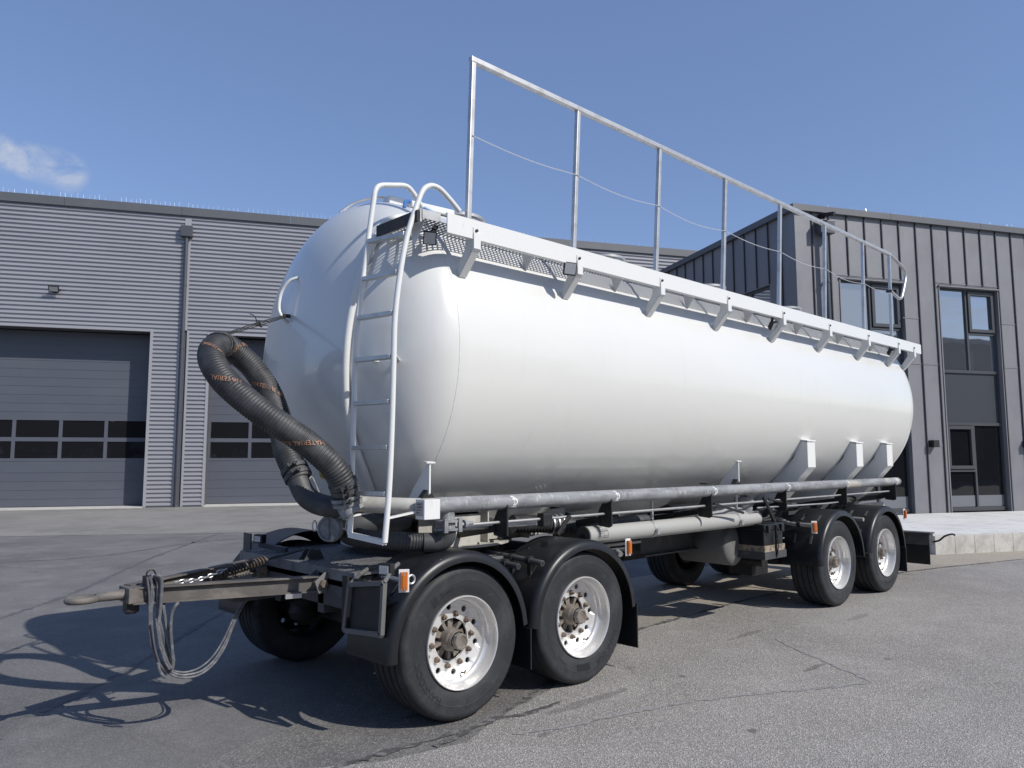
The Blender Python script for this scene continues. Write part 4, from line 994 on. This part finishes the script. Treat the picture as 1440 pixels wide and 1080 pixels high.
# valve and ribbed duct below the front of the pipe
mb = MB(); mb.cyl((-.08, -1.13, 1.34), (-.08, -1.13, 1.29), .05, 20); mb.cyl((-.08, -1.12, 1.29), (-.08, -1.12, 1.275), .085, 20); mb.cyl((-.08, -1.12, 1.275), (-.08, -1.12, 1.235), .062, 20); mb.cyl((-.08, -1.12, 1.235), (-.08, -1.12, 1.22), .085, 20)
for s in (-1, 1): mb.box((-.08+.06*s, -1.19, 1.255), (.03, .02, .09))
mb.cyl((-.02, -1.18, 1.255), (.10, -1.18, 1.262), .012, 10); mb.cyl((.02, -1.18, 1.257), (.04, -1.18, 1.257), .03, 10); mb.build('butterfly_valve', m_galv, TR)
mb = MB(); mb.tube(smooth_path([(-.08, -1.12, 1.22), (-.08, -1.11, 1.17), (-.12, -1.08, 1.14), (-.2, -1.03, 1.14)], 6), .066, 22); mb.build('elbow', m_dgrey, TR)
ribbed([(-.18, -1.03, 1.14), (-.32, -.95, 1.15), (-.46, -.78, 1.16), (-.50, -.6, 1.18), (-.4, -.4, 1.2)], .062, rib=.018, amp=.003, name='ribbed_duct')
ribbed([(1.0, -.62, 1.17), (1.4, -.72, 1.15), (1.8, -.82, 1.11), (2.3, -.86, 1.12)], .07, rib=.03, amp=.004, name='ribbed_duct')
mb = MB()
for x in (1.34, 1.39, 1.44): mb.lathe((x, -.705-(x-1.34)*.2, 1.153), (1, -.2, 0), [(0, .07), (0, .082), (.014, .082), (.014, .07)], 24)
mb.build('duct_clamp', m_alu, TR)
# alu hose storage tube under the pipe
mb = MB(); mb.cyl((1.42, -1.02, 1.075), (4.15, -1.02, 1.075), .073, 28); st = mb.build('hose_storage_tube', m_tubeg, TR)
mb = MB(); mb.cyl((1.405, -1.02, 1.075), (1.42, -1.02, 1.075), .076, 28); mb.build('end_cap', m_dgrey, st)
mb = MB(); mb.cyl((1.398, -1.02, 1.07), (1.406, -1.02, 1.07), .022, 14); mb.build('cap_hole', m_black, st)
mb = MB()
for x in (2.28, 3.7): mb.lathe((x, -1.02, 1.075), (1, 0, 0), [(0, .072), (0, .077), (.03, .077), (.03, .072)], 28); mb.bar((x+.015, -1.05, 1.16), (x+.015, -1.05, 1.34), .02); mb.box((x+.015, -1.115, 1.06), (.035, .012, .05))
mb.build('strap', m_alu, st)
def tube_frame(x0, x1, a0, a1):
    mb = MB(); R = .0736; P_ = lambda x, a: V(x, -1.02-R*cos(a), 1.075+R*sin(a)); t = .004; ta = .045
    for (xa, xb, aa, ab) in ((x0, x1, a0, a0+ta), (x0, x1, a1-ta, a1), (x0, x0+t, a0, a1), (x1-t, x1, a0, a1)):
        n = 5; mb.sweep([[P_(xa, aa+(ab-aa)*k/n) for k in range(n+1)], [P_(xb, aa+(ab-aa)*k/n) for k in range(n+1)]], False, False, False)
    for r in range(2):
        for k in range(7 if r else 5):
            xx = x0+.012+k*(x1-x0-.02)/7; h = .10
            n_a = (a0+a1)/2+(.16 if r == 0 else -.16); mb.sweep([[P_(xx, n_a-h), P_(xx, n_a+h)], [P_(xx+.005, n_a-h), P_(xx+.005, n_a+h)]], False, False, False)
    mb.build('tube_print', m_ink, st, fix=False)
tube_frame(1.50, 1.64, .45, 1.15); tube_frame(1.51, 1.64, -.32, .42)
# air reservoirs lying across the frame
for x, y0, y1 in ((4.02, -.82, .30),):
    mb = MB(); mb.lathe((x, y0, .775), (0, 1, 0), [(-.045, .0001), (-.043, .06), (-.033, .13), (-.015, .18), (.005, .20), (.58, .20), (.60, .18), (.62, .1), (.63, .0001)], 36); mb.cyl((x, y0-.05, .775), (x, y0-.035, .775), .018, 12)
    mb.build('air_reservoir', m_reserv, TR, angle=60)
mb = MB(); mb.lathe((3.2, .1, .72), (1, 0, 0), [(0, .0001), (.01, .08), (.03, .12), (.5, .12), (.52, .08), (.53, .0001)], 24); mb.build('air_reservoir', m_black, TR)
# battery box on its tray
BX = sub('battery_box', (4.2, -1.0, .9))
mb = MB(); mb.bb((4.06, -1.15, .80), (4.46, -.83, .955)); mb.build('box_body', m_plast, BX, bevel=.012)
mb = MB(); mb.bb((4.045, -1.165, .955), (4.475, -.82, 1.02))
for x in (4.12, 4.40): mb.bb((x-.03, -1.19, .93), (x+.03, -1.165, 1.01))
mb.build('box_lid', m_plast, BX, bevel=.01)
mb = MB(); mb.bb((4.05, -1.16, .735), (4.48, -.82, .798)); mb.build('wood_block', m_strap, BX)
mb = MB(); mb.bb((4.04, -1.17, .66), (4.49, -.80, .735)); mb.bb((4.05, -.83, .66), (4.07, -.80, 1.0)); mb.build('tray', m_dgrey, BX)
mb = MB(); mb.bar((4.27, -1.172, .67), (4.27, -1.172, 1.0), .02, .006); mb.build('strap', m_black, BX)
mb = MB(); mb.tube(smooth_path([(4.27, -1.18, 1.0), (4.29, -1.2, .95), (4.25, -1.2, .90), (4.28, -1.19, .8), (4.26, -1.19, .7)], 4), .006, 6); mb.build('rope', m_black, BX)
mb = MB(); mb.bb((4.45, -.78, .42), (4.8, -.5, .66)); mb.cyl((4.5, -.9, .58), (4.5, -.6, .58), .06, 14); mb.build('brake_chamber', m_black, TR)
# middle valve group
mb = MB(); mb.cyl((3.95, -1.0, 1.30), (3.95, -1.0, 1.24), .10, 24); mb.cyl((3.95, -1.0, 1.35), (3.95, -1.0, 1.30), .04, 16); mb.lathe((3.95, -1.0, 1.24), (0, 0, -1), [(0, .085), (.06, .085), (.12, .07), (.17, .07)], 24)
mb.tube(smooth_path([(3.95, -1.0, 1.14), (3.9, -.99, 1.12), (3.75, -.97, 1.15)], 5), .075, 20); mb.lathe((3.75, -.97, 1.15), (-1, .05, -.03), [(0, .085), (.02, .095), (.04, .085), (.1, .088), (.18, .08), (.22, .06), (.4, .055)], 24)
mb.build('discharge_valve', m_galv, TR)
for a_, b_, w_, h_ in (((3.12, -1.16, 1.27), (3.62, -1.18, 1.16), .022, .022), ((4.2, -1.14, 1.27), (4.65, -1.16, 1.21), .022, .022), ((.98, -1.14, 1.12), (1.10, -1.16, 1.26), .02, .03), ((4.1, -1.14, 1.30), (4.24, -1.18, 1.04), .03, .03), ((2.98, -1.14, 1.46), (3.12, -1.14, 1.47), .08, .012)):
    mb = MB(); mb.bar(a_, b_, w_, h_); mb.build('valve_lever', m_black, TR, bevel=.004)
mb = MB(); mb.bb((.80, -1.17, 1.19), (.90, -1.10, 1.29)); mb.build('lever_grip', m_black, TR, bevel=.01)
for x in (1.85, 4.8, 6.4):
    mb = MB(); mb.lathe((x, -.72, 1.12), (1, 0, 0), [(0, .05), (.0, .1), (.02, .1), (.02, .055), (.3, .055), (.3, .1), (.32, .1), (.32, .05)], 20); mb.cyl((x-.3, -.72, 1.12), (x+.8, -.72, 1.12), .05, 16)
    mb.build('discharge_pipe', m_dgrey, TR)
mb = MB(); mb.bb((1.5, -.92, .945), (2.3, -.88, .965)); mb.build('side_rail', m_cream, TR)
mb = MB()
for k in range(6): mb.tube(smooth_path([(.9+k*.4, -.9, 1.0+.02*k % .05), (1.5+k*.45, -.85, 1.04), (2.3+k*.4, -.8, 1.02), (3.3+k*.3, -.9, 1.05)], 4), .010, 6)
mb.tube(smooth_path([(7.55, -1.10, 1.33), (7.6, -1.0, 1.20), (7.3, -.8, 1.16), (7.0, -.7, 1.15)], 5), .04, 10); mb.box((7.62, -1.05, 1.26), (.10, .12, .16)); mb.box((7.66, -1.12, 1.30), (.1, .02, .02)); mb.box((7.66, -1.12, 1.22), (.1, .02, .02))
mb.build('air_line', m_black, TR)

# ---- ladder
LD = sub('ladder', (-.5, -.93, 1.15))
YR, YL = -1.20, -.86
rr_ = [(541, 763), (547, 690), (551, 600), (553.7, 500), (555.5, 445), (562.5, 385), (573, 330), (587, 286), (594.5, 268), (602, 262), (610, 261.5), (620, 267), (633, 281), (646, 297)]
ll_ = [(492, 752), (494, 700), (497, 600), (500, 500), (504, 445), (511, 390), (517.5, 340), (525, 285), (528, 268), (535, 261), (552, 260.5), (570, 261.5), (580, 270), (594, 292)]
PRr = [PY(a, b, YR) for a, b in rr_]; PLl = [PY(a, b, YL) for a, b in ll_]
for P_ in (PRr, PLl):
    mb = MB(); mb.tube(smooth_path(P_, 5), .0185, 14); mb.build('ladder_rail', m_white, LD)
def at_z(P_, z):
    for a, b in zip(P_, P_[1:]):
        if (a.z-z)*(b.z-z) <= 0 and a.z != b.z: return a.lerp(b, (z-a.z)/(b.z-a.z))
z = 1.165; zs = [z]
ZLv = [PY(a, b, YL).z for a, b in ((494, 693), (495.5, 630), (497, 568), (499, 507), (504, 448), (511, 393), (517, 340))]
for z in ZLv:
    a, b = at_z(PLl, z), at_z(PRr, z)
    mb = MB(); ex = (b-a).normalized(); fw_ = V(1, 0, 0); mb.box((a+b)/2, ((b-a).length-.03, .045, .028), (ex, fw_, ex.cross(fw_)))
    mb.build('ladder_rung', m_alu, LD, bevel=.003)
a, b = PLl[0], PRr[0]; mb = MB(); mb.bar(a, b, .032); mb.build('ladder_foot', m_white, LD)
mb = MB()
for P_, y in ((PRr, YR), (PLl, YL)):
    q = at_z(P_, 1.33); mb.bar(q, V(-.36, y+.02, 1.36), .03, .012)
    for zz in (2.35,):
        q = at_z(P_, zz); mb.bar(q, tsurf(y if abs(y) < 1 else -1.0, zz), .035, .012)
mb.build('ladder_stay', m_white, LD)

# ---- walkway along the tank shoulder with fold-up rail
WK = sub('walkway', (4.3, -1.0, 3.3))  # walkway and guard rail coordinates below were scaled about the camera, then baked
mb = MB(); mb.bb((-.25, -1.328, 3.182), (8.36, -1.320, 3.316)); mb.bb((-.25, -1.32, 3.182), (8.36, -1.285, 3.190)); mb.bb((-.25, -1.32, 3.308), (8.36, -1.305, 3.316))
mb.build('side_board', m_white, WK)
mb = MB()
y0_, y1_ = -1.212, -.78; zg = 3.280; nx_ = int((8.34+.40)/.036)
for k in range(nx_+1): mb.bb((-.40+k*.036-.0055, y0_, zg), (-.40+k*.036+.0055, y1_, zg+.006))
for j in range(13): y = y0_+j*(y1_-y0_)/12; mb.bb((-.40, y-.0055, zg+.001), (8.34, y+.0055, zg+.005))
mb.build('walkway_grating', m_galv, WK)
mb = MB(); mb.bb((-.40, -1.255, 3.265), (-.25, -1.248, 3.325)); mb.bb((-.415, -1.248, 3.24), (-.40, -.78, 3.325)); mb.bb((-.40, -.78, 3.23), (8.34, -.773, 3.31))
mb.build('grating_frame', m_alu, WK)
mb = MB(); mb.bb((-.432, -1.24, 3.24), (-.418, -.76, 3.315)); mb.build('front_plate', m_black, WK)
bx = [0, 1.05, 2.13, 3.22, 4.32, 5.43, 6.53, 7.52, 8.09]
for x in bx:
    mb = MB()
    mb.prism([V(x-.030, y, z) for y, z in ((-1.334, 3.265), (-1.334, 3.12), (-1.32, 3.105), (-1.185, 2.955), (-1.14, 2.93), (-1.12, 2.96), (-1.245, 3.13), (-1.25, 3.265))], (.008, 0, 0))
    mb.prism([V(x-.030, y, z) for y, z in ((-1.340, 3.225), (-1.340, 3.115), (-1.329, 3.105), (-1.329, 3.225))], (.062, 0, 0))
    mb.prism([V(x-.030, y, z) for y, z in ((-1.332, 3.112), (-1.190, 2.950), (-1.14, 2.925), (-1.13, 2.935), (-1.180, 2.962), (-1.322, 3.12))], (.062, 0, 0))
    mb.build('walkway_bracket', m_white, WK, bevel=.003)
    mb = MB(); mb.cyl((x, -1.340, 3.242), (x, -1.329, 3.242), .011, 8); mb.build('bracket_bolt', m_black, WK)
    if x < 8:
        mb = MB(); mb.prism([V(x-.34, y, z) for y, z in ((-1.20, 3.278), (-1.04, 3.278), (-1.06, 3.17), (-1.08, 3.13), (-1.10, 3.15))], (.006, 0, 0)); mb.build('web_plate', m_white, WK)
# guard rail
GR = sub('guard_rail', (4.0, -1.15, 3.4))
pz = [(0, .045), (1.08, 1.16), (2.16, 2.27), (3.26, 3.38), (4.39, 4.51), (5.50, 5.61), (6.62, 6.71), (7.54, 7.60)]
ZTOP = 4.506
for (xb, xt) in pz:
    mb = MB(); mb.bar((xb, -1.235, 3.24), (xt, -1.235, ZTOP), .036, .036); mb.build('rail_post', m_alu, GR, bevel=.004)
mb = MB(); mb.bar((.02, -1.235, ZTOP+.012), (7.65, -1.235, ZTOP+.012), .042, .042); tr = mb.build('top_rail', m_alu, GR, bevel=.006)
mb = MB(); mb.tube(smooth_path([(7.64, -1.235, ZTOP+.012), (7.95, -1.235, 4.452), (8.115, -1.235, 4.40), (8.17, -1.235, 4.333), (8.155, -1.235, 4.234), (8.02, -1.235, 4.01), (7.96, -1.235, 3.95), (7.88, -1.235, 3.935), (7.75, -1.235, 3.96), (7.57, -1.235, 4.01)], 6), .021, 12); mb.build('end_loop', m_alu, GR)
mb = MB(); mb.cyl((7.565, -1.26, 3.99), (7.565, -1.19, 3.99), .02, 10); mb.build('loop_joint', m_black, GR)
mb = MB(); wp = []
for k, ((b0, t0), (b1, t1)) in enumerate(zip(pz, pz[1:])):
    xa, xb = b0+(t0-b0)*.5, b1+(t1-b1)*.5
    for j in range(8):
        t = j/8; wp.append(V(xa+(xb-xa)*t, -1.257, 3.95-.045*sin(pi*t)*(.6+.4*((k*7) % 3)/2)))
wp.append(V(7.57, -1.257, 3.94)); mb.tube(wp, .0034, 6); mb.build('guard_wire', m_spike, GR)
# work lamps under the walkway
def work_lamp(p, face, up=V(0, 0, 1), s=.10):
    face = face.normalized(); ex = up.cross(face).normalized(); ez = face.cross(ex); l = sub('work_lamp', p)
    mb = MB(); mb.box(p, (s, .035, s), (ex, face, ez)); mb.box(p-face*.025, (s*.8, .02, s*.8), (ex, face, ez)); mb.build('lamp_housing', m_black, l, bevel=.006)
    mb = MB(); mb.box(p+face*.019, (s*.84, .005, s*.84), (ex, face, ez)); mb.build('lamp_lens', m_lens, l)
    mb = MB(); mb.bar(p-face*.02, p-face*.03+V(.06, .0, .10), .015, .03); mb.build('lamp_bracket', m_black, l)
work_lamp(V(.94, -1.33, 3.14), V(-.6, -.8, -.15), V(.12, 0, 1)); work_lamp(V(4.24, -1.24, 3.11), V(.1, -.8, -.6), V(-.3, 0, 1), .085)
work_lamp(V(7.44, -1.25, 3.13), V(.1, -.8, -.6), V(-.2, 0, 1), .085); work_lamp(V(-.26, -1.15, 3.18), V(-.55, -.75, -.4), V(.2, .2, 1), .09)
# crown fittings behind the ladder top
mb = MB(); mb.tube(smooth_path([PY(478, 299, .15), PY(500, 285, .1), PY(530, 278, .0), PY(552, 281, -.15), PY(570, 291, -.35)], 6), .011, 10)
mb.build('crown_rail', m_alu, TR)
mb = MB(); mb.bar((.05, -.45, 3.66), (.55, -.35, 3.72), .10, .05); mb.bb((-.05, -.35, 3.66), (.35, -.25, 3.74)); mb.build('valve_cover', m_white, TR, bevel=.008)
mb = MB(); mb.tube(smooth_path([(-.1, -.62, 3.55), (.0, -.5, 3.66), (.12, -.46, 3.68), (.3, -.5, 3.62)], 5), .014, 8); mb.build('air_line', m_blue, TR)
# black wall boards / bracket frame in front of the first mudguard
FX = -.665
a, b, c, d = PX(492, 822, FX), PX(540, 820, FX), PX(536, 893, FX), PX(485, 886, FX)
mb = MB()
for p, q in ((a, b), (b, c), (c, d), (d, a)): mb.bar(p, q, .028, .028)
mb.tube([b, PX(552, 800, FX+.1), PX(560, 793, FX+.2)], .014, 8); mb.tube([a, PX(506, 808, FX+.05), PX(520, 798, FX+.2)], .014, 8)
mb.build('chock_holder', m_reserv, TR)
mb = MB(); mb.bb((-.672, -.86, .60), (-.655, -.80, .95)); mb.bb((-.65, -1.22, .62), (-.64, -.80, .94)); mb.build('holder_plate', m_black, TR)
